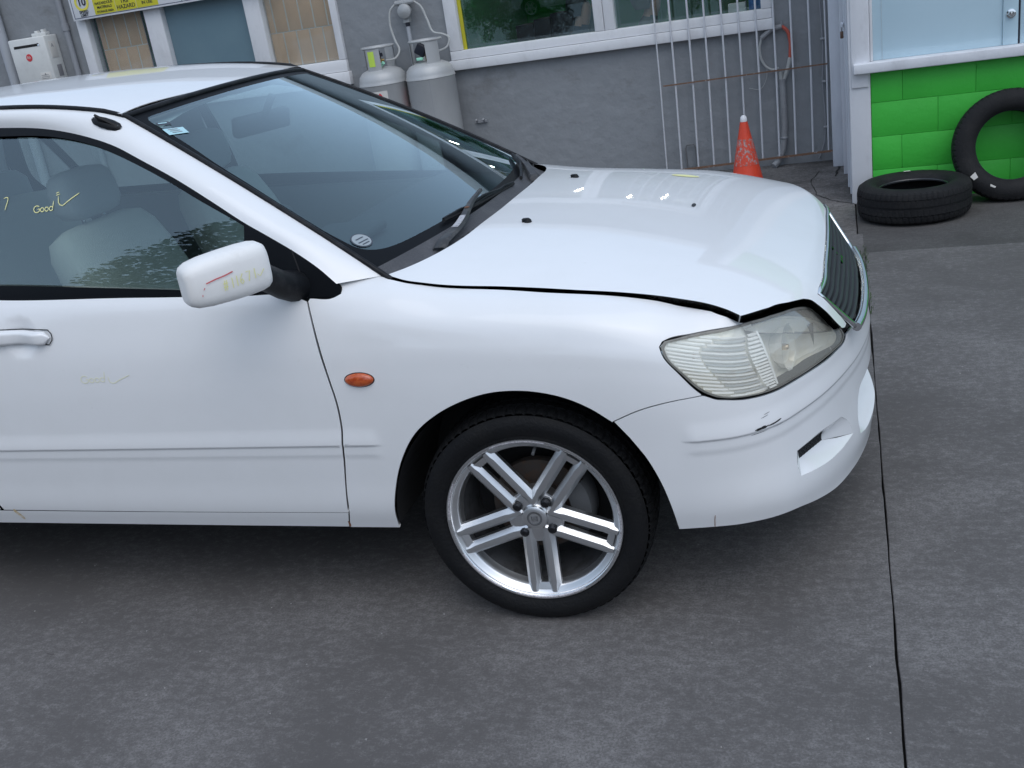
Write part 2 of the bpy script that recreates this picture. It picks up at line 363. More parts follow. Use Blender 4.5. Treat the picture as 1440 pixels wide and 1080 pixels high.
# outlines of the body panels, in metres on the body surfaces below
D = {
    'door_front': [(-0.5111,0.641),(-0.5004,0.5972),(-0.4882,0.5322),(-0.4757,0.4529),(-0.4658,0.3748),(-0.4667,0.3153),(-0.4785,0.2341),(-0.4979,0.1257),(-0.5088,0.0602)],
    'fender_rear': [(-0.5219,0.0001),(-0.5035,0.0603),(-0.4938,0.1257),(-0.4734,0.234),(-0.4616,0.3152),(-0.4607,0.3747),(-0.4707,0.4527),(-0.4822,0.532),(-0.4955,0.5969),(-0.5062,0.6406)],
    'fender_top': [(-0.5018,0.6484),(-0.4365,0.646),(-0.4192,0.6555),(-0.4272,0.6772),(-0.4712,0.73),(-0.4325,0.73),(-0.3947,0.73),(-0.3526,0.7187),(-0.315,0.6948)],
    'shut_S': [(-0.3046,0.6906),(-0.262,0.6834),(-0.2071,0.6841),(-0.0267,0.6931),(0.1524,0.6857),(0.2586,0.6863),(0.328,0.6824),(0.4168,0.6795),(0.5189,0.676),(0.5663,0.6581),(0.5986,0.6322)],
    'head_top': [(0.6102,0.6303),(0.5225,0.6157),(0.4496,0.5937),(0.3954,0.5717),(0.3806,0.5602)],
    'head_out': [(0.3722,0.5425),(0.3796,0.5129),(0.4148,0.4552),(0.4478,0.4122),(0.4602,0.3995)],
    'seam': [(0.4601,0.3972),(0.3835,0.3703),(0.316,0.3454),(0.2509,0.3147)],
    'arch': [(0.2472,0.3119),(0.1987,0.3486),(0.1468,0.3763),(0.0828,0.3949),(0.0054,0.4013),(-0.0517,0.3968),(-0.1255,0.3769),(-0.1981,0.3421),(-0.2618,0.2937),(-0.3194,0.2106),(-0.3546,0.1237),(-0.3688,0.0686),(-0.3749,0.001)],
    'arch_b': [(0.2503,0.3099),(0.2847,0.2688),(0.3217,0.207),(0.3472,0.1454),(0.3675,0.0697),(0.3783,0.0029)],
    'lens': [(0.3764,0.5432),(0.3854,0.561),(0.4492,0.5898),(0.5214,0.6117),(0.6093,0.6282),(0.717,0.6249),(0.8776,0.602),(0.9261,0.5771),(0.9813,0.5187),(1.0175,0.4631),(1.0254,0.4164),(1.0134,0.3995),(0.9384,0.3879),(0.7884,0.3826),(0.6364,0.383),(0.5895,0.3857),(0.5608,0.3867),(0.5247,0.3879),(0.496,0.3924),(0.4707,0.4048),(0.4183,0.4596),(0.3829,0.5147)],
    'bump_top': [(1.0456,0.4164),(1.0284,0.3902),(0.9504,0.3729),(0.7863,0.371),(0.635,0.3717),(0.5884,0.3744),(0.5599,0.3757),(0.5189,0.3805),(0.4954,0.3826),(0.4699,0.3942)],
    'bump_bot': [(0.3772,0.0029),(0.4566,0.0054),(0.528,0.0067),(0.6053,0.0086),(0.6979,0.0125),(0.7959,0.0016),(0.8777,-0.0078),(1.0477,-0.0163)],
    'bump_grille': [(1.0862,0.4246),(1.1518,0.4062),(1.2179,0.4131),(1.3046,0.4397)],
    'scoop': [(0.7106,0.1528),(0.7623,0.1557),(0.8277,0.1568),(0.8814,0.1521),(0.9531,0.1448),(1.0019,0.117),(1.0232,0.0885),(0.9313,0.0843),(0.8425,0.0848),(0.7684,0.0895),(0.7122,0.0945),(0.7045,0.1198)],
    'scoop_in': [(0.7559,0.1334),(0.8867,0.132),(0.8799,0.1168),(0.7498,0.1162)],
    'intake': [(1.234,0.1328),(1.1645,0.135),(1.1097,0.1363),(1.0829,0.1114),(1.0751,0.0873),(1.099,0.0686),(1.1539,0.0546)],
    'marker': [(-0.4283,0.4434),(-0.3843,0.4618),(-0.3447,0.4407),(-0.3914,0.4229)],
    'goodS': [(-1.2281,0.478),(-1.1417,0.4753),(-1.0152,0.4753)],
    'handle': [(-1.4743,0.5945),(-1.3282,0.5902),(-1.3169,0.573),(-1.3343,0.5587),(-1.4819,0.5579)],
    'scuff': [(0.5703,0.2623),(0.6142,0.2551),(0.6756,0.227)],
    'stain': [(-1.6266,0.056),(-1.6303,0.007)],
    'hood_shut': [(0.1284,0.7152),(0.1813,0.733),(0.2357,0.7344),(0.4044,0.7172),(0.5755,0.7177),(0.6759,0.7198),(0.7417,0.7219),(0.8205,0.7205),(0.8973,0.7186),(0.9342,0.7253),(0.971,0.7388)],
    'hood_head': [(0.979,0.733),(1.0134,0.6748),(1.1069,0.6141),(1.1674,0.5588),(1.2122,0.5364),(1.2732,0.5231),(1.3611,0.5034),(1.4389,0.4855),(1.4873,0.4679),(1.5,0.4314)],
    'hood_grille': [(1.5,0.4045),(1.3729,0.4552),(1.2181,0.4806),(1.2106,0.4314),(1.2099,0.3793),(1.1782,0.2427),(1.1662,0.1083),(1.165,0.0095)],
    'hood_rear': [(0.1249,0.7157),(0.1564,0.6713),(0.1992,0.5709),(0.2226,0.457),(0.2326,0.3074),(0.2379,0.1912)],
    'nozzle': [(0.3435,0.3002),(0.3372,-0.2)],
    'hood_badge': [(0.6913,0.0164),(0.723,-0.0039)],
    'hood_mark': [(0.6392,-0.2),(0.6964,-0.2)],
    'frame_top': [(-1.4819,1.4139),(-1.3124,1.3949),(-1.1985,1.3696),(-1.0849,1.333),(-0.9907,1.2884),(-0.8777,1.2316),(-0.7697,1.1693),(-0.6808,1.1149),(-0.6066,1.0738),(-0.5344,1.0313),(-0.4722,0.9879),(-0.4303,0.9509)],
    'glass_top': [(-1.4781,1.392),(-1.2702,1.3701),(-1.148,1.3388),(-1.0291,1.29),(-0.915,1.2348),(-0.8059,1.1747),(-0.7015,1.1182),(-0.6811,1.1064)],
    'glass_bot': [(-1.4704,1.0072),(-1.1823,0.9864),(-0.891,0.9632),(-0.688,0.9458)],
    'belt': [(-1.4764,0.9645),(-1.2339,0.9538),(-1.0045,0.9432),(-0.6819,0.9277),(-0.5131,0.9204)],
    'sail_div': [(-0.5478,1.0407),(-0.5315,0.9935),(-0.513,0.9213)],
    'sail_fix': [(-0.5069,0.9218),(-0.4397,0.9195),(-0.4189,0.9295),(-0.4231,0.9453)],
    'drip': [(-1.506,0.5218),(-1.3444,0.5424),(-1.2148,0.5526),(-1.1025,0.5651),(-1.0623,0.5601)],
    'ws_edge': [(0.9922,0.9584),(0.7905,0.986),(0.6302,1.0077),(0.3483,1.0192),(0.1054,1.0001),(0.0109,0.9938)],
    'ws_clear': [(0.9745,0.9171),(0.7972,0.9347),(0.6381,0.9567),(0.354,0.9738),(0.2025,0.9683),(0.1358,0.9548),(0.1083,0.932),(0.0911,0.8678),(0.0815,0.7078),(0.0771,0.492),(0.0674,0.0838)],
    'ws_head': [(0.9922,0.9584),(0.9942,0.6653),(0.9982,0.3618),(0.9915,0.0086),(0.9662,-0.7366)],
    'wipA': [(0.0644,0.5221),(0.0525,0.3028),(0.0306,-0.2135)],
    'armA': [(-0.0094,0.7269),(0.013,0.5381),(0.0608,0.2781),(0.075,0.1315)],
    'wipB': [(0.089,-0.752),(0.0551,-0.5286),(0.0166,-0.3756)],
    'oval': [(0.1646,0.9416),(0.1644,0.8785),(0.1265,0.875),(0.1248,0.9411)],
    'stick': [(0.9233,0.9161),(0.9135,0.8677),(0.817,0.8615),(0.8239,0.9472)],
    'mirror_good': [(-1.3519,1.2057),(-1.2778,1.2357),(-1.1759,1.2328)],
}
ANT = (.3815, .3425)
MIR_SET = dict(c=(-.624, -.955, 1.041), rz=-40, L=.209, D=.12, H=.121, sk=.008)
# ------------------------------------------------------------------ panels cut out of the body surfaces
def curve(pts, step=.012):
    """smooth open line through the points"""
    p = np.array(pts, float)
    if len(p) < 3:
        n = max(1, int(np.ceil(np.linalg.norm(p[-1] - p[0]) / step))); return [tuple(p[0] + (p[-1] - p[0]) * i / n) for i in range(n + 1)]
    k = np.r_[0, np.cumsum(np.linalg.norm(np.diff(p, axis=0), axis=1))]
    n = max(len(p), int(np.ceil(k[-1] / step))); q = np.linspace(0, k[-1], n + 1)
    return [tuple(x) for x in herm(k, p, q)]
def loop(*segs, step=.012):
    out = []
    for s_ in segs:
        for q in curve(s_, step):
            if not out or np.hypot(out[-1][0] - q[0], out[-1][1] - q[1]) > 1e-4: out.append(q)
    # close with a straight run
    a, b = np.array(out[-1]), np.array(out[0]); d = np.linalg.norm(b - a)
    if d < 1e-4: out.pop()
    else:
        n = int(d / step)
        for i in range(1, n): out.append(tuple(a + (b - a) * i / n))
    return out
def loop_open(*segs, step=.012):
    out = []
    for s_ in segs:
        for q in curve(s_, step):
            if not out or np.hypot(out[-1][0] - q[0], out[-1][1] - q[1]) > 1e-4: out.append(q)
    return out
def inside(P, poly):
    x, y = P[:, 0], P[:, 1]; r = np.zeros(len(P), bool); q = np.array(poly); x0, y0 = q[:, 0], q[:, 1]; x1, y1 = np.roll(x0, -1), np.roll(y0, -1)
    for a, b, c, d in zip(x0, y0, x1, y1):
        if b == d: continue
        m = ((b > y) != (d > y)) & (x < (c - a) * (y - b) / (d - b) + a); r ^= m
    return r
def normals_of(fn, u, v, e=2e-3):
    a = fn(u + e, v) - fn(u - e, v); b = fn(u, v + e) - fn(u, v - e); n = np.cross(a, b); return n / np.maximum(np.linalg.norm(n, axis=1), 1e-12)[:, None]
def panel(name, fn, outer, material, parent, holes=(), step=.014, flip=False, mirror=None, flange=.012, inset=0., seam=None, us=1., rows=()):
    """outer/holes: loops of (u,v). mirror: None, 'same' (one mesh with both halves) or 'only' (left copy)"""
    loops = [outer] + list(holes); V = []; E = []
    for lp in loops:
        n0 = len(V); V += [(a * us, b) for a, b in lp]; E += [(n0 + i, n0 + (i + 1) % len(lp)) for i in range(len(lp))]
    nb = len(V); B = np.array(V); lo, hi = B.min(0), B.max(0)
    gx = np.arange(lo[0] + step / 2, hi[0], step); gy = np.unique(np.r_[np.arange(lo[1] + step / 2, hi[1], step), np.array(rows, float)]) if len(rows) else np.arange(lo[1] + step / 2, hi[1], step)
    GX, GY = np.meshgrid(gx, gy); P = np.stack([GX.ravel(), GY.ravel()], 1)
    k = inside(P, [(a * us, b) for a, b in outer])
    for h in holes: k &= ~inside(P, [(a * us, b) for a, b in h])
    P = P[k]
    # keep clear of the boundary
    keep = np.ones(len(P), bool)
    for i in range(0, len(P), 4000):
        d = np.min(np.linalg.norm(P[i:i + 4000, None] - B[None], axis=2), axis=1); keep[i:i + 4000] = d > step * .45
    P = P[keep]
    allp = [Vector(p) for p in V] + [Vector(p) for p in P.tolist()]
    rv, re_, rf, ov, oe, of = delaunay_2d_cdt(allp, E, [], 0, 1e-7)
    rv = np.array([tuple(p) for p in rv]); F = np.array([tuple(f) for f in rf if len(f) == 3])
    cen = rv[F].mean(1); ok = inside(cen, [(a * us, b) for a, b in outer])
    for h in holes: ok &= ~inside(cen, [(a * us, b) for a, b in h])
    F = F[ok]
    u = rv[:, 0] / us; v = rv[:, 1]; X = fn(u, v); N = normals_of(fn, u, v)
    if flip: N = -N
    if inset: X = X - N * inset
    g = np.cross(X[F[:, 1]] - X[F[:, 0]], X[F[:, 2]] - X[F[:, 0]]); s_ = np.sum(g * N[F[:, 0]], axis=1) < 0
    F[s_] = F[s_][:, ::-1]
    verts = [X]; faces = [F.tolist()]; norms = [N]; cnt = len(X)
    if flange:
        idx = {}
        for j, lst in enumerate(ov):
            for q in lst:
                if q < nb: idx[q] = j
        n0 = 0
        for lp in loops:
            ids = [idx[n0 + i] for i in range(len(lp)) if (n0 + i) in idx]; n0 += len(lp); m = len(ids)
            a = X[ids]; b = a - N[ids] * flange; t = np.roll(a, -1, 0) - a; fnr = np.cross(t, N[ids]); fnr /= np.maximum(np.linalg.norm(fnr, axis=1), 1e-9)[:, None]
            # outward side of the edge
            area = sum(lp[i][0] * lp[(i + 1) % len(lp)][1] - lp[(i + 1) % len(lp)][0] * lp[i][1] for i in range(len(lp)))
            verts += [a, b]; norms += [(N[ids] + fnr) * .5, fnr]; fl = []
            for i in range(m):
                i2 = (i + 1) % m
                if seam is not None and abs(lp[i % len(lp)][seam[0]] - seam[1]) < 1e-6 and abs(lp[i2 % len(lp)][seam[0]] - seam[1]) < 1e-6: continue
                fl.append((cnt + i, cnt + i2, cnt + m + i2, cnt + m + i))
            faces.append(fl); cnt += 2 * m
    VV = np.concatenate(verts); NN = np.concatenate(norms); FF = [f for q in faces for f in q]
    NN /= np.maximum(np.linalg.norm(NN, axis=1), 1e-9)[:, None]
    if mirror:
        fy = np.array([1, -1, 1]); V2 = VV * fy; N2 = NN * fy
        if mirror == 'only': VV, NN, FF = V2, N2, [tuple(reversed(f)) for f in FF]
        else:
            n = len(VV); FF = FF + [tuple(i + n for i in reversed(f)) for f in FF]; VV = np.concatenate([VV, V2]); NN = np.concatenate([NN, N2])
    return mesh_obj(name, VV, FF, material, parent, True, NN)
def pair(name, *a, **k):
    r_ = panel(name, *a, **k); l_ = panel(name, *a, mirror='only', **k); return r_, l_
def mir(o, name=None, parent=None):
    """left-hand copy of a right-hand mesh"""
    me = o.data.copy(); me.transform(Matrix.Diagonal((1, -1, 1, 1))); me.flip_normals()
    c = bpy.data.objects.new(name or o.name.split('.')[0], me); return link(c, parent or o.parent)
def grid_mesh(name, rows_, material, parent, smooth=True):
    n = len(rows_[0]); V = [p for r_ in rows_ for p in r_]; F = [(i * n + j, i * n + j + 1, (i + 1) * n + j + 1, (i + 1) * n + j) for i in range(len(rows_) - 1) for j in range(n - 1)]
    o = mesh_obj(name, V, F, material, parent, smooth)
    return o
def resample(pts, n):
    p = np.array(pts, float); k = np.r_[0, np.cumsum(np.linalg.norm(np.diff(p, axis=0), axis=1))]
    return herm(k, p, np.linspace(0, k[-1], n))
def pt(fn, u, v, off=0., flip=False):
    p = fn([u], [v])[0]; n = normals_of(fn, np.array([u]), np.array([v]))[0]; n = -n if flip else n
    return p + n * off
def ribbon(name, fn, path, width, off, material, parent, flip=False):
    """thin painted stroke lying on a surface, path in (u,v)"""
    c = curve(path, .008); u = np.array([q[0] for q in c]); v = np.array([q[1] for q in c]); P = fn(u, v); N = normals_of(fn, u, v); N = -N if flip else N
    T = np.gradient(P, axis=0); T /= np.linalg.norm(T, axis=1)[:, None]; S_ = np.cross(N, T); V = []; F = []
    for i in range(len(P)):
        w = width * (1 if 0 < i < len(P) - 1 else .5)
        for a in (-.5, .5): V.append(P[i] + N[i] * off + S_[i] * w * a)
    F = [(2 * i, 2 * i + 1, 2 * i + 3, 2 * i + 2) for i in range(len(P) - 1)]
    return V, F

# ------------------------------------------------------------------ the car
car = empty('parked_car', (0, 0, 0), 'white four door car with its bonnet ajar, parked on the concrete yard', 'car')
ARCH = D['arch'] + D['arch_b'][1:]                     # wheel arch
rows_S = [.232, .2375, .243, .249, .2545, .258, .2615, .265, .27, .277, .285, .295, .305]
SM = SMAX
# fender
fen = loop(D['fender_rear'], D['fender_top'][:3], D['fender_top'][2:5], [D['fender_top'][4], (-.432, .705), (-.395, .705), (-.34, .703), D['fender_top'][-1]], D['shut_S'], [D['shut_S'][-1], D['head_top'][0]], D['head_top'], [D['head_top'][-1], D['head_out'][0]], D['head_out'], D['seam'], D['arch'])
for f_ in pair('front_fender', S, fen, M['paint'], car, step=.013, rows=rows_S, flange=.010): pass
# bumper (both halves in one skin)
bg_v = D['bump_grille'][-1][1]
seam_b = [(a + .0013, b - .0024) for a, b in D['seam']]
scoop = loop(D['scoop'][:5], D['scoop'][4:7], D['scoop'][6:11], D['scoop'][10:] + D['scoop'][:1])
ik_open = [(SM, .158)] + [q for q in curve([(SM - .02, .158), (1.24, .158), (1.20, .158)], .02)] + curve([(1.20, .158), (1.125, .152), (1.095, .135)], .012)[1:] + curve([(1.095, .135), (1.075, .10), (1.085, .068)], .012)[1:] + curve([(1.085, .068), (1.14, .058), (1.25, .053), (SM - .02, .052)], .02)[1:] + [(SM, .052)]
bump = loop_open(seam_b[::-1], [seam_b[0], D['bump_top'][-1]], D['bump_top'][::-1], [D['bump_top'][0], D['bump_grille'][0]], [D['bump_grille'][0], (1.16, .418), (1.25, .424), (SM, .428)], [(SM, .428), (SM, .158)]) + ik_open[1:] + loop_open([(SM, .052), (SM, -.012)],
            [(SM, -.012), (1.20, -.012), (1.05, -.012), (.9, -.010)] + [q for q in D['bump_bot'][5::-1]], D['arch_b'][:0:-1])
bumper = panel('front_bumper', S, bump, M['paint'], car, holes=[scoop], step=.013, rows=rows_S, mirror='same', flange=.010, seam=(0, SM))
# scoops in the bumper
def Sin(dep):
    def f(s_, v_):
        s_ = np.asarray(s_, float).ravel(); v_ = np.asarray(v_, float).ravel(); return S(s_, v_) - normals_of(S, s_, v_) * dep
    return f
def scoop_piece():
    o = [pt(S, *q) for q in D['scoop']]; i_ = [pt(Sin(.03), *q) for q in D['scoop_in']]
    A, Bm, B_, T1, T, R1, R_, M1, M2, L1, L, L0 = o; a, b, b2, a2 = i_; N_ = 15
    low_ = resample([pt(S, *q) for q in curve(D['scoop'][6:11], .01)], N_); inn_ = [b2 + (a2 - b2) * t for t in np.linspace(0, 1, N_)]
    hi_ = resample([pt(S, *q) for q in curve(D['scoop'][2:7], .008)], N_); inh_ = [b + (b2 - b) * t for t in np.linspace(0, 1, N_)]
    w = grid_mesh('scoop_floor', [low_, [p * .5 + q * .5 - np.array([.002, 0, .003]) for p, q in zip(low_, inn_)], inn_], M['paint'], bumper)
    w_2 = grid_mesh('scoop_wall', [hi_, [p * .5 + q * .5 for p, q in zip(hi_, inh_)], inh_], M['paint'], bumper)
    mb = MB(); mb.add([A, Bm, B_, b, a], [(0, 1, 2, 3, 4)]); w_3 = mb.build('scoop_lip', M['paint'], bumper)
    mb = MB(); mb.add([A, a, a2, L, L0], [(0, 1, 2, 3, 4)]); w_4 = mb.build('scoop_end', M['paint'], bumper)
    g = MB(); a, b, b2, a2 = [Vector(q) for q in i_]; nrm = ((b - a).cross(a2 - a)).normalized()
    g.quad(a, b, b2, a2); back = g.build('mesh_backing', M['matt_black'], bumper)
    h = MB()
    for k in range(9):
        for s_ in (0, 1):
            t0 = k / 8 - .12; t1 = t0 + .24
            p = a.lerp(b, min(max(t0 if s_ else t1, 0), 1)); q = a2.lerp(b2, min(max(t1 if s_ else t0, 0), 1)); h.tube([p.lerp(q, .04) + nrm * -.001, p.lerp(q, .96) + nrm * -.001], .0009, 4)
    mesh = h.build('mesh_grid', M['grille'], bumper)
    for x in (w, w_2, w_3, w_4, back, mesh): mir(x, parent=bumper)
scoop_piece()
def intake_piece():
    lp = ik_open; cv = .105; n = len(lp)
    def shr(q, k): return (SM - (SM - q[0]) * (1 - .05 * k), cv + (q[1] - cv) * (1 - .18 * k))
    mb = MB(); mb.add([pt(S, *q) for q in lp] + [pt(Sin(.05), *shr(q, 1.)) for q in lp], [(i, i + 1, n + i + 1, n + i) for i in range(n - 1)]); w = mb.build('intake_wall', M['paint'], bumper, smooth=True); mir(w, parent=bumper)
    bk = [shr(q, .9) for q in lp]; b = panel('intake_back', Sin(.048), bk, M['paint'], bumper, step=.02, flange=0); mir(b, parent=bumper)
intake_piece()
# doors, sill, rear quarter
door_top = [(-1.60, .702), (-1.4764, .690), (-1.0, .683), (-.70, .672), (-.55, .660), D['door_front'][0]]
door = loop(D['door_front'][:-1] + [(D['door_front'][-1][0], .0558)], [(D['door_front'][-1][0], .0558), (-1.0, .0548), (-1.664, .0560)], [(-1.664, .0560), (-1.70, .16), (-1.715, .30), (-1.69, .45), (-1.63, .58), (-1.60, .702)], door_top)
sill = loop([(-2.22, .0), (-1.0, .002), (-.5245, .002)], [(-.5245, .002), (-.5085, .0545)], [(-.5085, .0545), (-1.0, .0530), (-2.22, .0538)])
rdoor = loop([(-1.675, .058), (-1.71, .16), (-1.725, .30), (-1.70, .45), (-1.64, .58), (-1.61, .702)], [(-1.61, .702), (-2.62, .73)], [(-2.62, .73), (-2.60, .55), (-2.50, .43), (-2.36, .36), (-2.27, .24), (-2.20, .058)], [(-2.20, .058), (-1.675, .058)])
rarch = [(-2.6 + .385 * math.cos(a), .02 + .375 * math.sin(a)) for a in np.linspace(0.02, math.pi - .02, 26)]
quarter = loop([(-2.63, .73), (SK[0] + .01, .73)], [(SK[0] + .01, .73), (SK[0] + .01, 0)], [(SK[0] + .01, 0), rarch[-1]], rarch[::-1], [rarch[0], (-2.208, .058)], [(-2.208, .058), (-2.28, .24), (-2.37, .37), (-2.51, .44), (-2.61, .55), (-2.63, .73)])
dR, dL = pair('front_door', S, door, M['paint'], car, step=.014, rows=rows_S, flange=.010)
tag(dR, 'front door with a yellow marker note and a bar handle')
for x in pair('side_sill', S, sill, M['paint'], car, step=.02, flange=.008): pass
rdR, rdL = pair('rear_door', S, rdoor, M['paint'], car, step=.02, rows=rows_S, flange=.010)
for x in pair('rear_quarter', S, quarter, M['paint'], car, step=.025, flange=.010): pass
# dark structure just behind the skins
shell_o = loop([(SM, .66), (SM, .02)], [(SM, .02), (.5, .02), (.385, .02)], [(.392 * math.cos(a), .02 + .385 * math.sin(a)) for a in np.linspace(.0, math.pi, 30)], [(-.392, .02), (-2.19, .02)], [(-2.6 + .40 * math.cos(a), .02 + .385 * math.sin(a)) for a in np.linspace(0, math.pi, 30)], [(-3.0, .02), (SK[0] + .02, .02)], [(SK[0] + .02, .69), (-2.0, .69), (-.5, .685)], [(-.5, .685), (SM, .66)], step=.03)
def Sdeep(s_, v_):
    s_ = np.asarray(s_, float).ravel(); v_ = np.asarray(v_, float).ravel(); return S(s_, v_) - normals_of(S, s_, v_) * (.016 + .10 * sm(.34, .44, s_))[:, None]
for x in pair('inner_structure', Sdeep, shell_o, M['matt_black'], car, step=.04, flange=0): pass
# bonnet
def hx2a(x, w): return float((x + .45) / (hood_nose(np.array([w]))[0] + .45))
hr = D['hood_rear']
hood_l = loop([(hr[-1][0] + .001, 0.)] + hr[::-1], [hr[0], D['hood_shut'][0]], D['hood_shut'], D['hood_head'][:1] + D['hood_head'][:4], D['hood_head'][3:9], [D['hood_head'][8], (1.5, .447), (1.5, .418)], [(1.5, .418)] + D['hood_grille'][1:3], D['hood_grille'][2:7] + [(D['hood_grille'][-1][0], 0.)])
hood = panel('bonnet', H, hood_l, M['paint'], car, step=.014, us=1.12, flip=True, mirror='same', flange=.020, seam=(1, 0.))
tag(hood, 'white bonnet standing a little open along its edges')
# washer jets, oval mark
for sgn in (1, -1):
    p = pt(H, D['nozzle'][0][0], D['nozzle'][0][1], 0, True); p = Vector((p[0], p[1] * sgn, p[2]))
    mb = MB(); mb.lathe([(.0, .010), (.006, .0095), (.010, .006), (.012, .0), (.0125, -.004)], 14, p); mb.box(p + Vector((-.006, 0, .005)), (.016, .016, .010)); mb.build('washer_jet', M['black_plastic'], hood, smooth=True)
p = Vector(pt(H, .707, 0.004, .0012, True)); mb = MB(); mb.add([p + Vector((.006 * math.cos(a), .022 * math.sin(a), -.0012 * math.cos(a))) for a in np.linspace(0, 2 * math.pi, 24, endpoint=False)], [tuple(range(24))]); mb.build('chip_mark', M['grille'], hood)
# ---- headlamps
lens_loop = loop(D['lens'][:2], D['lens'][1:6], D['lens'][5:9], D['lens'][8:13], D['lens'][12:19], D['lens'][18:] + D['lens'][:1])
def headlamp():
    root = empty('headlamp', (0, 0, 0), parent=car)
    panel('lens', Sin(.001), lens_loop, M['lens'], root, step=.014, flange=.012)
    c = np.mean(lens_loop, axis=0)
    inner = [(c[0] + (q[0] - c[0]) * .985, c[1] + (q[1] - c[1]) * .965) for q in lens_loop]
    # dark seal around the lens
    o = [pt(Sin(.0005), *q) for q in lens_loop]; i_ = [pt(Sin(.003), c[0] + (q[0] - c[0]) * .975, c[1] + (q[1] - c[1]) * .95) for q in lens_loop]; n = len(o)
    V = [p - 0 for p in o] + i_
    mesh_obj('lens_border', [pt(Sin(-.0012), *q) for q in lens_loop] + [pt(Sin(-.0012), c[0] + (q[0] - c[0]) * .978, c[1] + (q[1] - c[1]) * .945) for q in lens_loop], [(i, (i + 1) % n, n + (i + 1) % n, n + i) for i in range(n)], M['lens_edge'], root)
    def depth(s_): return .03 + .05 * float(sm(.58, .72, s_))
    def bowl(s_, v_):
        s_ = np.asarray(s_, float).ravel(); v_ = np.asarray(v_, float).ravel(); N = normals_of(S, s_, v_); d = .018 + .050 * sm(.60, .70, s_) - .030 * sm(.86, 1.0, s_)
        d = d - .026 * np.exp(-(((s_ - .79) / .045) ** 2 + ((v_ - .485) / .05) ** 2) * .0) * 0
        return S(s_, v_) - N * d[:, None]
    panel('reflector', bowl, inner, M['reflector'], root, step=.014, flange=-.02)
    # ribs of the indicator chamber
    lp = np.array(inner)
    for k, vv in enumerate(np.arange(.392, .600, .0125)):
        xs = []
        for i in range(len(lp)):
            a, b = lp[i], lp[(i + 1) % len(lp)]
            if (a[1] > vv) != (b[1] > vv): xs.append(a[0] + (b[0] - a[0]) * (vv - a[1]) / (b[1] - a[1]))
        if len(xs) < 2: continue
        a, b = min(xs) + .006, min(max(xs) - .01, .655 + (.5 - vv) * .12)
        if b - a < .02: continue
        for pi, (f0, f1) in enumerate(((0, .30), (.32, .80), (.82, 1.0))):
            q = np.linspace(a + (b - a) * f0, a + (b - a) * f1, 6); d0 = .007 + (.006 if pi == 1 else 0)
            top = Sin(d0)(q, np.full(6, vv + .0050)); bot = Sin(d0)(q, np.full(6, vv - .0045)); mid = Sin(d0 - .004)(q, np.full(6, vv - .001))
            grid_mesh('lens_rib', [top, mid, bot], M['rib2'] if (pi == 1 and k % 2) else M['rib'], root, False)
    # partition between the chambers
    q = np.linspace(.395, .60, 12); x = .655 + (.5 - q) * .12
    grid_mesh('partition', [Sin(.004)(x, q), Sin(.004)(x + .007, q), Sin(.05)(x + .01, q)], M['rib'], root, False)
    # main lamp bowl and bulb
    cpt = Vector(pt(Sin(.045), .80, .492)); nn = Vector(normals_of(S, np.array([.80]), np.array([.492]))[0]); nn = (nn * .35 + Vector((1, -.1, 0)) * .65).normalized()
    m4 = nn.to_track_quat('Z', 'Y').to_matrix().to_4x4(); m4.translation = cpt
    mb = MB(); mb.lathe([(.006, -.050), (.020, -.046), (.038, -.034), (.050, -.016), (.056, .002), (.060, .004)], 12); o = mb.build('lamp_bowl', M['reflector'], root, smooth=False); o.data.transform(m4)
    mb = MB(); mb.lathe([(0, .004), (.006, .002), (.0085, -.004), (.0085, -.03), (.012, -.032), (.012, -.048)], 14); o = mb.build('bulb', M['bulb'], root, smooth=True); o.data.transform(m4)
    cp2 = Vector(pt(Sin(.026), .455, .53)); m5 = Vector((.35, -.93, .1)).to_track_quat('Z', 'Y').to_matrix().to_4x4(); m5.translation = cp2
    mb = MB(); mb.lathe([(0, .010), (.008, .007), (.011, 0), (.011, -.01)], 14); o = mb.build('indicator_bulb', M['bulb'], root, smooth=True); o.data.transform(m5)
    return root
M['lens_edge'] = mat('lens_edge_seal', (.20, .195, .175), .35, vary=[(30, (.10, .095, .085), .5, .7, (1, 1, 1))])
hl = headlamp()
hl2 = empty('headlamp', (0, 0, 0), parent=car)
for ch in list(hl.children): mir(ch, parent=hl2)
# headlamp housing: dark filler above the lens under the bonnet
mb = MB(); q = [Sin(.05)(np.linspace(.50, 1.03, 14), np.linspace(.66, .50, 14)), Sin(.02)(np.linspace(.56, 1.04, 14), np.linspace(.645, .46, 14))]
f_ = grid_mesh('lamp_housing_top', [q[0] + np.array([-.03, .02, -.012]), q[1] + np.array([0, 0, -.006])], M['matt_black'], car); mir(f_)
# ---- grille
gt = np.array([(.688, .500, .772), (.716, .478, .760), (.727, .406, .764), (.731, .243, .770), (.734, .0, .773)]); gb = np.array([(.790, .410, .646), (.800, .372, .636), (.813, .285, .633), (.822, .165, .632), (.826, 0, .632)])
gt = gt[1:]; gb = gb[1:]
def sym(a): a = np.array([(x, -w, z) for x, w, z in a]); return np.concatenate([a, (a * np.array([1, -1, 1]))[-2::-1]])
gT = resample(sym(gt), 41); gB = resample(sym(gb), 41)
grille = empty('grille', (0, 0, 0), parent=car)
side = [gT[0] + (gB[0] - gT[0]) * t for t in np.linspace(0, 1, 8)]; side2 = [p * np.array([1, -1, 1]) for p in side]
fr = [Vector(p) for p in list(gT[::-1])] + [Vector(p) for p in side[1:-1]] + [Vector(p) for p in gB] + [Vector(p) for p in side2[::-1][1:-1]]
MB().tube(fr, .0075, 10, closed=True).build('chrome_surround', M['chrome'], grille, smooth=True, sharp=80)
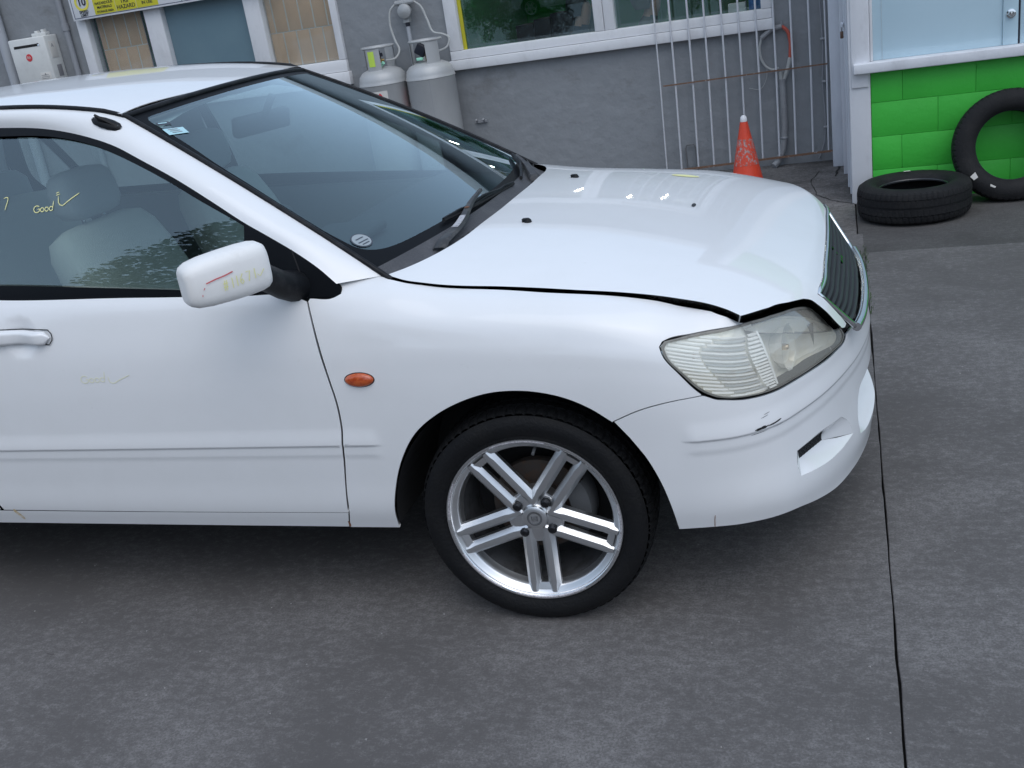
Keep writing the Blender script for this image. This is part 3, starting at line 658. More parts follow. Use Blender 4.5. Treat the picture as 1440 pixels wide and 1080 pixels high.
mb = MB(); lowbar = [Vector(p) + Vector((.006, 0, -.004)) for p in gB]; mb.tube(lowbar, .012, 10).build('chrome_lower_bar', M['chrome'], grille, smooth=True, sharp=80)
grid_mesh('grille_backing', [[Vector(p) - Vector((.045, 0, 0)) for p in gT], [Vector(p) - Vector((.05, 0, 0)) for p in gB]], M['matt_black'], grille)
for k in range(1, 8):
    t = k / 8.; L = gT + (gB - gT) * t; wv = np.array([0, 0, 0.])
    a = [p + np.array([-.004, 0, .0035]) for p in L]; b = [p + np.array([.001, 0, -.0035]) for p in L]; c = [p + np.array([-.032, 0, -.010]) for p in L]; d = [p + np.array([-.032, 0, .002]) for p in L]
    for q in (a, b, c, d): q[0] = q[1]; q[-1] = q[-2]
    grid_mesh('grille_slat', [d, a, b, c], M['grille'], grille, False)
bc = Vector((.760, 0, .718)); rot = Matrix.Rotation(R(58), 3, 'Y')
mb = MB()
for a0 in (90, 210, 330):
    cdir = Vector((0, math.cos(R(a0)), math.sin(R(a0)))); sd = Vector((0, -math.sin(R(a0)), math.cos(R(a0)))); P = [Vector((0, 0, 0)), cdir * .021 + sd * .0125, cdir * .042, cdir * .021 - sd * .0125]
    mm = Matrix.Rotation(R(-34), 3, 'Y'); P = [bc + mm @ (p + Vector((.006, 0, 0))) for p in P]; Q = [p - mm @ Vector((.012, 0, 0)) for p in P]
    mb.add(P + Q, [(0, 1, 2, 3), (7, 6, 5, 4), (0, 4, 5, 1), (1, 5, 6, 2), (2, 6, 7, 3), (3, 7, 4, 0)])
mb.build('three_point_badge', M['chrome'], grille)
# ---- side marker
c = np.mean(D['marker'], axis=0); el = [(c[0] + .0395 * math.cos(a), c[1] + .0185 * math.sin(a)) for a in np.linspace(0, 2 * math.pi, 40, endpoint=False)]
mk = MB(); ring0 = [pt(S, *q, .0) for q in el]; V = list(ring0); F = []
for sc, of in ((.97, .005), (.8, .009), (.4, .012)):
    V += [pt(S, c[0] + (q[0] - c[0]) * sc, c[1] + (q[1] - c[1]) * sc, of) for q in el]
V.append(pt(S, c[0], c[1], .0125)); n = 40
for k in range(3): F += [(k * n + i, k * n + (i + 1) % n, (k + 1) * n + (i + 1) % n, (k + 1) * n + i) for i in range(n)]
F += [(3 * n + i, 3 * n + (i + 1) % n, 4 * n) for i in range(n)]
mk.add(V, F); sm_ = mk.build('side_marker_lamp', M['amber'], car, smooth=True, sharp=60); mir(sm_)
mk = MB().add([pt(S, c[0] + (q[0] - c[0]) * 1.07, c[1] + (q[1] - c[1]) * 1.12, .0006) for q in el], [tuple(range(40))]); x = mk.build('marker_gasket', M['matt_black'], car); mir(x)
# ---- glasshouse
ft = D['frame_top']; gt_ = D['glass_top']; gbt = D['glass_bot']; be = D['belt']
ft_x = [(-2.62, 1.375), (-2.45, 1.408), (-2.2, 1.425), (-1.9, 1.428), (-1.65, 1.422)] + ft
frame_l = loop(ft_x[3:], [ft[-1], D['sail_fix'][-1]], [D['sail_fix'][-1], D['sail_fix'][2], D['sail_fix'][1]], [D['sail_fix'][1], D['sail_fix'][0]], [D['sail_fix'][0]] + be[::-1] + [(-1.66, .972)], [(-1.66, .972), (-1.66, 1.40), ft_x[3]])
glass_l = loop([(-1.58, 1.398)] + gt_[:1] + gt_[1:], [gt_[-1], (-.684, 1.03), gbt[-1]], gbt[::-1] + [(-1.58, 1.012)], [(-1.58, 1.012), (-1.575, 1.2), (-1.58, 1.398)])
dfR = panel('window_frame', G, frame_l, M['black_trim'], dR, holes=[glass_l], step=.02, flange=.012); 
dfL = mir(dfR, parent=dL)
gin = lambda dep: (lambda x_, z_: G(x_, z_) + np.array([0, dep, 0]))
for par in (dR, dL):
    panel('window_pane', gin(.012), loop([(q[0] - 0, q[1] + .004) for q in glass_l[:1]] + [], step=1) if False else glass_l, M['car_glass'], par, step=.05, flange=0, mirror=None if par is dR else 'only')
# line between door sail and fixed quarter
V, F = ribbon('', G, D['sail_div'], .0035, .001, None, None); x = mesh_obj('sail_joint', V, F, M['matt_black'], dR); mir(x, parent=dL)
# rear door frame, its panes
rfr = loop([(-1.675, 1.40), (-1.675, .975)], [(-1.675, .975), (-2.0, .990), (-2.55, 1.012), (-2.62, 1.02)], [(-2.62, 1.02), (-2.66, 1.12), (-2.60, 1.26), (-2.50, 1.38)], [(-2.50, 1.38), (-2.45, 1.408), (-2.2, 1.425), (-1.9, 1.428), (-1.675, 1.424)])
rg1 = loop([(-1.74, 1.392), (-1.72, 1.005)], [(-1.72, 1.005), (-2.28, 1.022)], [(-2.28, 1.022), (-2.40, 1.385)], [(-2.40, 1.385), (-2.2, 1.398), (-1.74, 1.392)])
rg2 = loop([(-2.32, 1.024), (-2.52, 1.032)], [(-2.52, 1.032), (-2.565, 1.10), (-2.53, 1.24), (-2.47, 1.36)], [(-2.47, 1.36), (-2.44, 1.378)], [(-2.44, 1.378), (-2.32, 1.024)])
for par, mm in ((rdR, None), (rdL, 'only')):
    panel('window_frame', G, rfr, M['black_trim'], par, holes=[rg1, rg2], step=.03, flange=.012, mirror=mm)
    panel('window_pane', gin(.012), rg1, M['car_glass'], par, step=.08, flange=0, mirror=mm); panel('window_pane', gin(.012), rg2, M['car_glass'], par, step=.08, flange=0, mirror=mm)
# windscreen
def wsc(t): return float(np.interp(t, [0, .09, .13, .2, .35, .64, .8, .98, 1.0], [.86, .90, .955, .972, .978, .968, .948, .932, .93]))
_cr = [(.074, .70), (.077, .79), (.084, .86), (.096, .908), (.112, .938), (.132, .956)] + [(t, wsc(t)) for t in (.17, .22, .30, .40, .52, .64, .76, .88, .95)] + [(.962, .922)]
clear = loop(_cr, [(.966, .90), (.966, 0), (.966, -.90)], [(a, -b) for a, b in _cr[::-1]], [(.074, -.70), (.067, 0), (.074, .70)], step=.02)
border = loop([(.030, 1.0), (.5, 1.0), (1.0, 1.0)], [(1.0, 1.0), (1.0, -1.0)], [(1.0, -1.0), (.5, -1.), (.030, -1.0)], [(.030, -1.0), (.026, 0), (.030, 1.0)], step=.03)
ws = panel('windscreen', WS, clear, M['screen_glass'], car, step=.05, flange=0)
panel('windscreen_border', WS, border, M['frit'], ws, holes=[clear], step=.03, flange=.006)
edge = [Vector(p) for p in WS(np.linspace(-.02, 1.0, 40), np.ones(40))]
roofe = [Vector(p) for p in RF(np.linspace(-1.10, -2.68, 40), np.linspace(.556, .52, 40))]
for sg in (1, -1):
    pth = [Vector((p.x, p.y * sg, p.z + .002)) for p in edge] + [Vector((p.x, p.y * sg, p.z + .003)) for p in roofe[1:]]
    MB().tube(pth, .0075, 8).build('edge_moulding', M['black_plastic'], car, smooth=True, sharp=80)
hd = [Vector(p) + Vector((0, 0, .001)) for p in WS(np.full(31, 1.003), np.linspace(1, -1, 31))]; MB().tube(hd, .009, 8).build('header_moulding', M['black_plastic'], car, smooth=True, sharp=80)
# roof
rl = loop([(x_, 0.) for x_ in (-2.78, -1.012)], [(-1.012, 0), (-1.02, .15), (-1.045, .33), (-1.075, .47), (-1.088, .551)], [(-1.10, .551), (-1.5, .543), (-2.0, .533), (-2.66, .515)], [(-2.66, .515), (-2.72, .40), (-2.77, .2), (-2.78, 0)], step=.03)
roof = panel('roof', RF, rl, M['paint'], car, step=.04, flip=True, mirror='same', flange=.008, seam=(1, 0.))
# pillar and roof rail: between the windscreen edge / drip line and the door frame
A_ = [tuple(p) for p in edge[1:]] + [tuple(p) for p in roofe[1:]]
B_ = [tuple(p) for p in G(np.array([q[0] for q in ft_x[::-1]]), np.array([q[1] for q in ft_x[::-1]]))]
nA = 90; Ar = resample(A_, nA); Br = resample(B_, nA)
rows_ = []
for t in np.linspace(0, 1, 9):
    base = Ar * (1 - t) + Br * t; out = np.zeros_like(base); out[:, 1] = -1; out[:, 2] = .9; out /= np.linalg.norm(out, axis=1)[:, None]
    tw = np.clip(np.linspace(0, 1, nA) / .08, 0, 1)
    rows_.append(base + out * (.016 * 4 * t * (1 - t))[..., None] * 1 if False else base + out * (.016 * 4 * t * (1 - t)) * tw[:, None])
pil = grid_mesh('pillar_and_rail', rows_, M['paint'], car); pil2 = mir(pil)
for o in (pil, pil2):
    bm = bmesh.new(); bm.from_mesh(o.data); bmesh.ops.recalc_face_normals(bm, faces=bm.faces); bm.to_mesh(o.data); bm.free()
# seam between pillar foot and fender
# tail: rear glass, boot, tailgate
def lerp_rows(a, b, n): return [np.array(a) * (1 - t) + np.array(b) * t for t in np.linspace(0, 1, n)]
ys = np.linspace(-1, 1, 21)
rt = RF(np.full(21, -2.76) + .08 * ys ** 2, -ys * .515); rb = np.stack([-3.06 + .10 * ys ** 2, ys * .60, 1.06 - .03 * ys ** 2], 1)
grid_mesh('rear_window', lerp_rows(rt, rb, 8), M['car_glass'], car)
bt = np.stack([-3.36 + .06 * ys ** 2, ys * .66, 1.06 - .05 * ys ** 4], 1); grid_mesh('boot_lid', lerp_rows(rb, bt, 8), M['paint'], car)
bb = np.stack([-3.44 + .12 * ys ** 2, ys * .68, .62 + 0 * ys], 1); bb2 = np.stack([-3.43 + .12 * ys ** 2, ys * .68, .27 + 0 * ys], 1); grid_mesh('boot_panel', lerp_rows(bt, bb, 6) + lerp_rows(bb, bb2, 4)[1:], M['paint'], car)
for sg in (-1, 1):    # rear pillar
    a = [(-2.60, .522, 1.445), (-2.74, .525, 1.395), (-2.85, .55, 1.24), (-2.94, .585, 1.08), (-2.99, .60, 1.03), (-3.30, .66, 1.01)]; bz = [(-2.46, 1.405), (-2.565, 1.30), (-2.645, 1.17), (-2.648, 1.07), (-2.62, 1.015), (-3.30, .99)]
    b = [(x_, float(gw(x_, z_)) + .002 if x_ > -3 else .745, z_) for x_, z_ in bz]; a = [Vector((p[0], sg * p[1], p[2])) for p in a]; b = [Vector((p[0], sg * p[1], p[2])) for p in b]
    grid_mesh('rear_pillar', [resample([tuple(p) for p in a], 15), resample([tuple((p + q) / 2 + Vector((0, sg * .012, .012))) for p, q in zip(a, b)], 15), resample([tuple(p) for p in b], 15)], M['paint'], car)
# ---- scuttle panel and wipers
cu = np.linspace(-1, 1, 41); top_ = WS(np.full(41, .034), cu) + np.array([.002, 0, .005])
hw = np.array([q[1] for q in hr[::-1]]); ha = np.array([q[0] for q in hr[::-1]])
wq = np.abs(cu) * .716; aq = np.interp(wq, np.r_[0, hw], np.r_[ha[0], ha]); low = H(aq + .03, np.abs(cu) * .716); low[:, 1] *= np.sign(cu + 1e-9); low[:, 2] -= .024
mid_ = (top_ + low) / 2 + np.array([0, 0, -.012])
cow = grid_mesh('scuttle_panel', [top_ + np.array([0, 0, .001]), top_ * .8 + low * .2 + np.array([0, 0, -.010]), mid_, low], M['cowl'], car)
mb = MB()
for k in range(26):
    u0 = -.55 + k * .045; i = int(np.interp(u0, cu, range(41))); p = Vector(mid_[i]) + Vector((0, 0, .004)); mb.box(p, (.05, .006, .004))
mb.build('scuttle_vent', M['matt_black'], cow)
def wiper(path_arm, path_blade, labelled=False):
    w = empty('wiper', (0, 0, 0), parent=car)
    arm = [Vector(pt(WS, q[0], q[1], .022)) for q in path_arm]; arm = [Vector(p) for p in resample([tuple(p) for p in arm], 16)]
    arm[0].z -= .012
    V = []; n = len(arm)
    for i, p in enumerate(arm):
        t = (arm[min(i + 1, n - 1)] - arm[max(i - 1, 0)]).normalized(); sd = t.cross(Vector((0, 0, 1))).normalized(); hw_ = .015 * (1 - i / (n - 1)) + .006; h = .007
        V += [p - sd * hw_, p - sd * hw_ * .6 + Vector((0, 0, h)), p + sd * hw_ * .6 + Vector((0, 0, h)), p + sd * hw_]
    F = [(4 * i + j, 4 * i + j + 1, 4 * i + j + 5, 4 * i + j + 4) for i in range(n - 1) for j in range(3)]
    mesh_obj('wiper_arm', V, F, M['worn_black'], w, True, sharp=40)
    if labelled:
        k = [i for i in range(4, 8)]; V2 = []
        for i in k: V2 += [Vector(V[4 * i + 1]) + Vector((0, 0, .0012)), Vector(V[4 * i + 2]) + Vector((0, 0, .0012))]
        mesh_obj('worn_patch', V2, [(2 * i, 2 * i + 1, 2 * i + 3, 2 * i + 2) for i in range(3)], M['bare_grey'], w, False)
        p = (Vector(V[4 * 9 + 1]) + Vector(V[4 * 9 + 2])) / 2 + Vector((0, 0, .0013)); MB().lathe([(.0, .0005), (.008, 0)], 12, p).build('rust_spot', M['rust'], w)
    bl = [Vector(pt(WS, q[0], q[1], .010)) for q in path_blade]; bl = [Vector(p) for p in resample([tuple(p) for p in bl], 24)]
    MB().tube(bl, .0055, 6).build('wiper_rubber', M['matt_black'], w, smooth=True)
    mb = MB(); mid = bl[12]; up = Vector((.005, 0, .016))
    for a, b in ((0, 8), (8, 16), (15, 23), (4, 19)):
        h = .010 if (a, b) != (4, 19) else .017; mb.tube([bl[a] + Vector((0, 0, .004)), bl[(a + b) // 2] + Vector((.003, 0, h)), bl[b] + Vector((0, 0, .004))], .004, 6)
    mb.build('wiper_frame', M['black_plastic'], w, smooth=True)
M['worn_black'] = mat('worn_black_metal', (.03, .03, .032), .5, vary=[(40, (.09, .085, .08), .5, .7, (1, 1, 1))])
M['bare_grey'] = mat('bare_primer', (.42, .42, .44), .7, vary=[(90, (.2, .2, .21), .5, .65, (1, 1, 1))])
wiper(D['armA'], D['wipA'], True)
wiper([(-.02, -.42), (.01, -.50), (.05, -.62), (.085, -.70)], [(.025, -.36), (.05, -.55), (.10, -.80)])
for k in range(2): pass
# far blade lies along the foot of the screen
# ---- stickers
def decal(name, fn, poly, off, material, parent, flip=False):
    return mesh_obj(name, [pt(fn, q[0], q[1], off, flip) for q in poly], [tuple(range(len(poly)))], material, parent, False)
oc = np.mean(D['oval'], axis=0)
decal('oval_sticker', WS, [(oc[0] + .030 * math.cos(a), oc[1] + .042 * math.sin(a)) for a in np.linspace(0, 2 * math.pi, 28, endpoint=False)], .002, M['sticker_dark'], ws)
decal('oval_sticker_print', WS, [(oc[0] + .026 * math.cos(a), oc[1] + .037 * math.sin(a)) for a in np.linspace(0, 2 * math.pi, 28, endpoint=False)], .0026, M['silver_print'], ws)
for k, (a, b) in enumerate(((.010, .02), (-.004, .026), (-.014, .018))):
    decal('sticker_line', WS, [(oc[0] + a, oc[1] - b), (oc[0] + a, oc[1] + b), (oc[0] + a - .004, oc[1] + b), (oc[0] + a - .004, oc[1] - b)], .003, M['sticker_dark'], ws)
decal('licence_sticker', WS, [(.880, .952), (.858, .858), (.822, .872), (.842, .962)], .002, M['sticker'], ws)
decal('licence_sticker', WS, [(.922, .938), (.908, .875), (.888, .880), (.903, .944)], .002, M['sticker_dark'], ws)
for k in range(3): decal('sticker_line', WS, [(.870 - k * .010, .935 - k * .0), (.860 - k * .010, .89), (.856 - k * .010, .891), (.866 - k * .010, .936)], .003, M['silver_print'], ws)
decal('sticker_line', WS, [(.915, .93), (.905, .89), (.900, .892), (.910, .932)], .003, M['sticker'], ws)
# ---- antenna foot on the pillar
i_ = 34; 
def on_pillar(f, t):
    i = f * (nA - 1); a = int(i); b = min(a + 1, nA - 1); k = i - a; col_ = [Vector(r_[a]) * (1 - k) + Vector(r_[b]) * k for r_ in rows_]; j = t * 8; c = int(min(j, 7)); return col_[c] * (1 - (j - c)) + col_[c + 1] * (j - c)
AF0, AF1 = ANT
p0, p1 = on_pillar(AF0, .42), on_pillar(AF1, .42); ax = (p1 - p0).normalized(); up = Vector((0, -.62, .78)); up = (up - ax * up.dot(ax)).normalized(); sd = ax.cross(up); L_ = (p1 - p0).length
mb = MB(); V = []; prof = [(0, .3), (.12, .8), (.35, 1), (.65, 1), (.88, .8), (1, .3)]
for t, s_ in prof:
    for a in (-1, -.7, 0, .7, 1): V.append(p0 + ax * L_ * t + sd * a * .017 * s_ + up * (.010 * s_ * (1 - abs(a) ** 3) + .001))
mb.add(V, [(5 * i + j, 5 * i + j + 1, 5 * i + j + 6, 5 * i + j + 5) for i in range(5) for j in range(4)])
fin0 = p0 + ax * L_ * .30 + up * .008; mb.add([fin0 - sd * .006, fin0 + sd * .006, fin0 + ax * L_ * .55 + sd * .003, fin0 + ax * L_ * .55 - sd * .003, fin0 - ax * .01 + up * .018 - sd * .003, fin0 - ax * .01 + up * .018 + sd * .003], [(0, 4, 3), (1, 2, 5), (4, 5, 2, 3), (0, 1, 5, 4)])
mb.build('antenna_foot', M['black_plastic'], car, smooth=True, sharp=40)
for t in (.08, .9): MB().lathe([(0, .0015), (.0035, .001), (.0035, -.002)], 10, p0 + ax * L_ * t + up * .008).build('screw', M['chrome'], car, smooth=True)
# ---- door handle, marker writing on the door and pane
hp = [(-1.300, .866), (-1.318, .8675), (-1.40, .871), (-1.50, .875)]
def on_side(x, z, off=0.):
    v = np.linspace(.0, .70, 300); P = S(np.full(300, x), v); k = int(np.argmin(abs(P[:, 2] - z))); return Vector(pt(S, x, float(v[k]), off))
V = []; prof = np.linspace(0, 1, 14)
for t in prof:
    x = -1.303 - .20 * t; zc = .866 + .008 * t; e = min(1, math.sqrt(max(0, 1 - (1 - min(t / .09, 1)) ** 2)) + .05); pr = .024 * min(1, .35 + t / .22)
    hh = .0175 * e * (1 + .15 * t); c0 = on_side(x, zc, .0)
    for a in (-1, -.93, -.78, -.5, 0, .5, .78, .93, 1): V.append(Vector((c0.x, c0.y - .003 - (pr - .003) * (1 - a ** 8) ** .4, zc + hh * a)))
F = [(9 * i + j, 9 * i + j + 1, 9 * i + j + 10, 9 * i + j + 9) for i in range(13) for j in range(8)] + [tuple(range(9))]
h_ = mesh_obj('door_handle', V, F, M['paint'], dR, True, sharp=50); mir(h_, parent=dL)
hg = MB(); hg.tube([on_side(-1.298 - .21 * t, .866 + .008 * t + s_ * .0195, .0035) for s_, t in [(1, 1), (1, .5), (1, .05), (.5, 0), (0, -.01), (-.5, 0), (-1, .05), (-1, .5), (-1, 1)]], .0014, 6)
hg.build('handle_gap', M['matt_black'], dR, smooth=True)
def strokes(name, fn, origin, ex, ey, lines, width, off, material, parent, flip=False):
    V = []; F = []
    for ln in lines:
        v_, f_ = ribbon('', fn, [(origin[0] + ex[0] * a + ey[0] * b, origin[1] + ex[1] * a + ey[1] * b) for a, b in ln], width, off, None, None, flip); n = len(V); V += list(v_); F += [tuple(i + n for i in q) for q in f_]
    return mesh_obj(name, V, F, material, parent, False)
def ring(cx, cy, rx, ry, a0=0, a1=360): return [(cx + rx * math.cos(R(a)), cy + ry * math.sin(R(a))) for a in np.linspace(a0, a1, 12)]
GOOD = [ring(.5, .5, .5, .5, 40, 330) + [(.95, .5), (.6, .45)], ring(1.35, .35, .28, .3), ring(2.05, .38, .28, .3), ring(2.75, .4, .28, .3, 0, 360), [(3.0, .4), (3.1, 1.2), (3.15, 1.5)]]
TICK = [[(3.5, 1.0), (3.6, .25), (4.0, .05), (4.6, .35), (5.4, .75), (6.2, 1.1)]]
strokes('marker_note', S, D['goodS'][0], (.026, 0.), (0., .020), [[(x_, y_ - .9) for x_, y_ in l_] for l_ in GOOD], .0022, .0012, M['faint_ink'], dR)
strokes('marker_note', S, D['goodS'][0], (.026, 0.), (0., .020), [[(x_ , y_ - 1.1) for x_, y_ in l_] for l_ in TICK], .0022, .0012, M['faint_ink'], dR)
strokes('marker_note', gin(-.0), D['mirror_good'][0], (.0215, 0.), (0., .017), [[(x_, y_ - .9) for x_, y_ in l_] for l_ in GOOD], .0026, -.009, M['yellow_ink'], dR)
strokes('marker_note', gin(-.0), D['mirror_good'][0], (.026, 0.), (0., .026), [[(x_ - .3, y_ - .2) for x_, y_ in TICK[0]], [(2.9, 1.1), (3.3, 1.2)], [(2.9, .9), (3.4, 1.0)]], .0026, -.009, M['yellow_ink'], dR)
strokes('marker_note', gin(-.0), (D['mirror_good'][0][0] - .105, D['mirror_good'][0][1] + .012), (.016, 0.), (0., .022), [[(0, .8), (.8, .9), (.3, -.6)]], .0026, -.009, M['yellow_ink'], dR)
# rust streak on the sill, scuffs on the bumper, dirt chips
x = strokes('rust_streak', S, D['stain'][0], (.01, 0), (0, .01), [[(0, .3), (.5, -1), (1.2, -2.2), (1.8, -3.8)]], .012, .0009, mat('rust_stain', (.55, .42, .24), .7, vary=[(60, (.75, .70, .6), .45, .6, (1, 1, 1))]), car)
sc = D['scuff']; bx0, by0 = sc[1]
strokes('scrape', S, (bx0, by0), (.01, 0), (0, .01), [[(-3.6, .05), (-2.4, .35), (-1, .25), (.3, .45)], [(-3.2, -.15), (-2, .1), (-.6, .05)], [(-1.8, .5), (-.6, .6)], [(.2, .3), (2.0, .4), (4.2, .9)]], .0035, .0011, M['matt_black'], bumper)
strokes('scrape', S, (bx0, by0), (.01, 0), (0, .01), [[(-4.5, -1.2), (0, -1.0), (4.5, -.5)], [(-1.5, 3.4), (.6, 3.9)], [(-.5, 4.4), (1.2, 4.8)]], .0014, .0009, M['trim'], bumper)
strokes('crack', S, (D['bump_bot'][1][0] + .01, .01), (.01, 0), (0, .01), [[(0, -.5), (.05, 2.0), (.2, 3.6)]], .0018, .0009, M['rust'], bumper)
strokes('rust_edge', S, (-.520, .012), (.01, 0), (0, .01), [[(0, -1.0), (.2, .4), (.1, 1.2)]], .006, .0009, M['rust'], car)
hm = [(x_, w_) for x_, w_ in ((.600, -.36), (.66, -.36))]
def hdecal(x0, x1, w0, w1):
    P = []
    for a in np.linspace(0, 2 * math.pi, 18, endpoint=False):
        x_ = (x0 + x1) / 2 + (x1 - x0) / 2 * math.cos(a); w_ = (w0 + w1) / 2 + (w1 - w0) / 2 * math.sin(a); P.append((x_, -w_, float(hood_z(np.array([x_]), np.array([w_]))[0]) + .0015))
    return P
mesh_obj('yellow_mark', hdecal(.24, .33, -.395, -.435), [tuple(range(18))], M['yellow_ink'], hood, False)
# ---- door mirrors
def mirror_unit():
    root = empty('door_mirror', (0, 0, 0), parent=car)
    # housing: squircle sections along its width, from the door outwards
    c = Vector(MIR['c']); rz = Matrix.Rotation(R(MIR['rz']), 3, 'Z') @ Matrix.Rotation(R(MIR['rx']), 3, 'X'); Lw, Dp, Ht = MIR['L'], MIR['D'], MIR['H']; V = []; F = []; nr = 28
    secs = [(-.5, .50), (-.495, .66), (-.47, .80), (-.40, .92), (-.25, .985), (0, 1.0), (.2, .99), (.36, .95), (.44, .88), (.48, .78), (.497, .64), (.5, .5)]
    for t, k in secs:
        for j in range(nr):
            a = 2 * math.pi * j / nr; ca, sa = math.cos(a), math.sin(a); e = .52
            px = math.copysign(abs(ca) ** e, ca) * Dp / 2 * k; pz = math.copysign(abs(sa) ** e, sa) * Ht / 2 * k
            pz *= 1 + .10 * t; pz += MIR['sk'] * t
            if px < 0: px *= .55
            V.append(c + rz @ Vector((px, t * Lw, pz)))
    n = len(secs); F = [(i * nr + j, i * nr + (j + 1) % nr, (i + 1) * nr + (j + 1) % nr, (i + 1) * nr + j) for i in range(n - 1) for j in range(nr)] + [tuple(range(nr - 1, -1, -1)), tuple((n - 1) * nr + j for j in range(nr))]
    mb = MB(); mb.add(V, F); hs = mb.build('mirror_housing', M['mirror_paint'], root, smooth=True, sharp=60)
    # glass on the rear face
    g = MB(); q = [c + rz @ Vector((-Dp * .285, a * Lw * .43, b * Ht * .42 + MIR['sk'] * a)) for a, b in ((-1, -.8), (-.8, -1), (.8, -1), (1, -.8), (1, .8), (.8, 1), (-.8, 1), (-1, .8))]; g.add(q, [tuple(range(8))]); g.build('mirror_glass', M['chrome'], root)
    # foot to the door sail
    a0 = c + rz @ Vector((.005, Lw * .42, -Ht * .22)); b0 = Vector(pt(G, -.585, .955, -.01)); b1 = Vector(pt(G, -.50, .945, -.01))
    mb = MB(); mb.tube([a0, (a0 + b0) / 2 + Vector((.02, 0, -.01)), (b0 + b1) / 2], [.034, .036, .042], 12); mb.build('mirror_foot', M['black_plastic'], root, smooth=True)
    return root, hs, c, rz, Lw, Dp, Ht
MIR = dict(c=(-.600, -.905, 1.045), rz=-8, rx=0, L=.205, D=.15, H=.150, sk=.0)
MIR.update(MIR_SET)
mroot, mhs, mc, mrz, mL, mD, mH = mirror_unit()
# numbers on the housing: drawn on the face that looks forward and outward
def on_mirror(a, b):
    # a along the width (-.5 outer .. .5 inner), b height (-.5 .. .5): find the forward face
    return mc + mrz @ Vector((mD / 2 * (1.0 - .02) * min(1., .92 + .08 * (1 - abs(a * 2) ** 3)) + .0035, a * mL, b * mH))
NUM = {'#': [[(.15, 0), (.35, 1)], [(.5, 0), (.7, 1)], [(0, .35), (.8, .35)], [(.05, .7), (.85, .7)]], '1': [[(.4, 0), (.45, 1)]], '6': [[(.7, 1), (.25, .6), (.15, .25), (.4, 0), (.7, .2), (.5, .5), (.2, .35)]], '7': [[(.1, .95), (.8, 1), (.4, 0)]]}
V = []; F = []
def m_stroke(pts, w):
    P = [on_mirror(a, b) for a, b in pts]; n0 = len(V); up = mrz @ Vector((0, .5, .86)); 
    for i, p in enumerate(P):
        t = (P[min(i + 1, len(P) - 1)] - P[max(i - 1, 0)]).normalized(); s_ = t.cross(mrz @ Vector((1, 0, 0))).normalized() * w / 2; V.extend([p - s_, p + s_])
    F.extend([(n0 + 2 * i, n0 + 2 * i + 1, n0 + 2 * i + 3, n0 + 2 * i + 2) for i in range(len(P) - 1)])
x0 = -.12
for ch in '#11671':
    for ln in NUM[ch]: m_stroke([(x0 + a * .068, -.20 + b * .20 + (x0 + .12) * .22) for a, b in ln], .0022)
    x0 += .082 if ch != '1' else .055
m_stroke([(x0 + .0, -.05), (x0 + .03, -.10), (x0 + .09, .02)], .0018)
mesh_obj('marker_number', V, F, M['yellow_ink'], mroot, False)
V = []; F = []; m_stroke([(-.30, .03), (-.18, .07), (-.08, .09), (.02, .13)], .0030); m_stroke([(-.34, -.08), (-.325, -.04)], .002); m_stroke([(-.37, -.20), (-.365, -.16)], .002); mesh_obj('red_scratch', V, F, M['red_ink'], mroot, False)
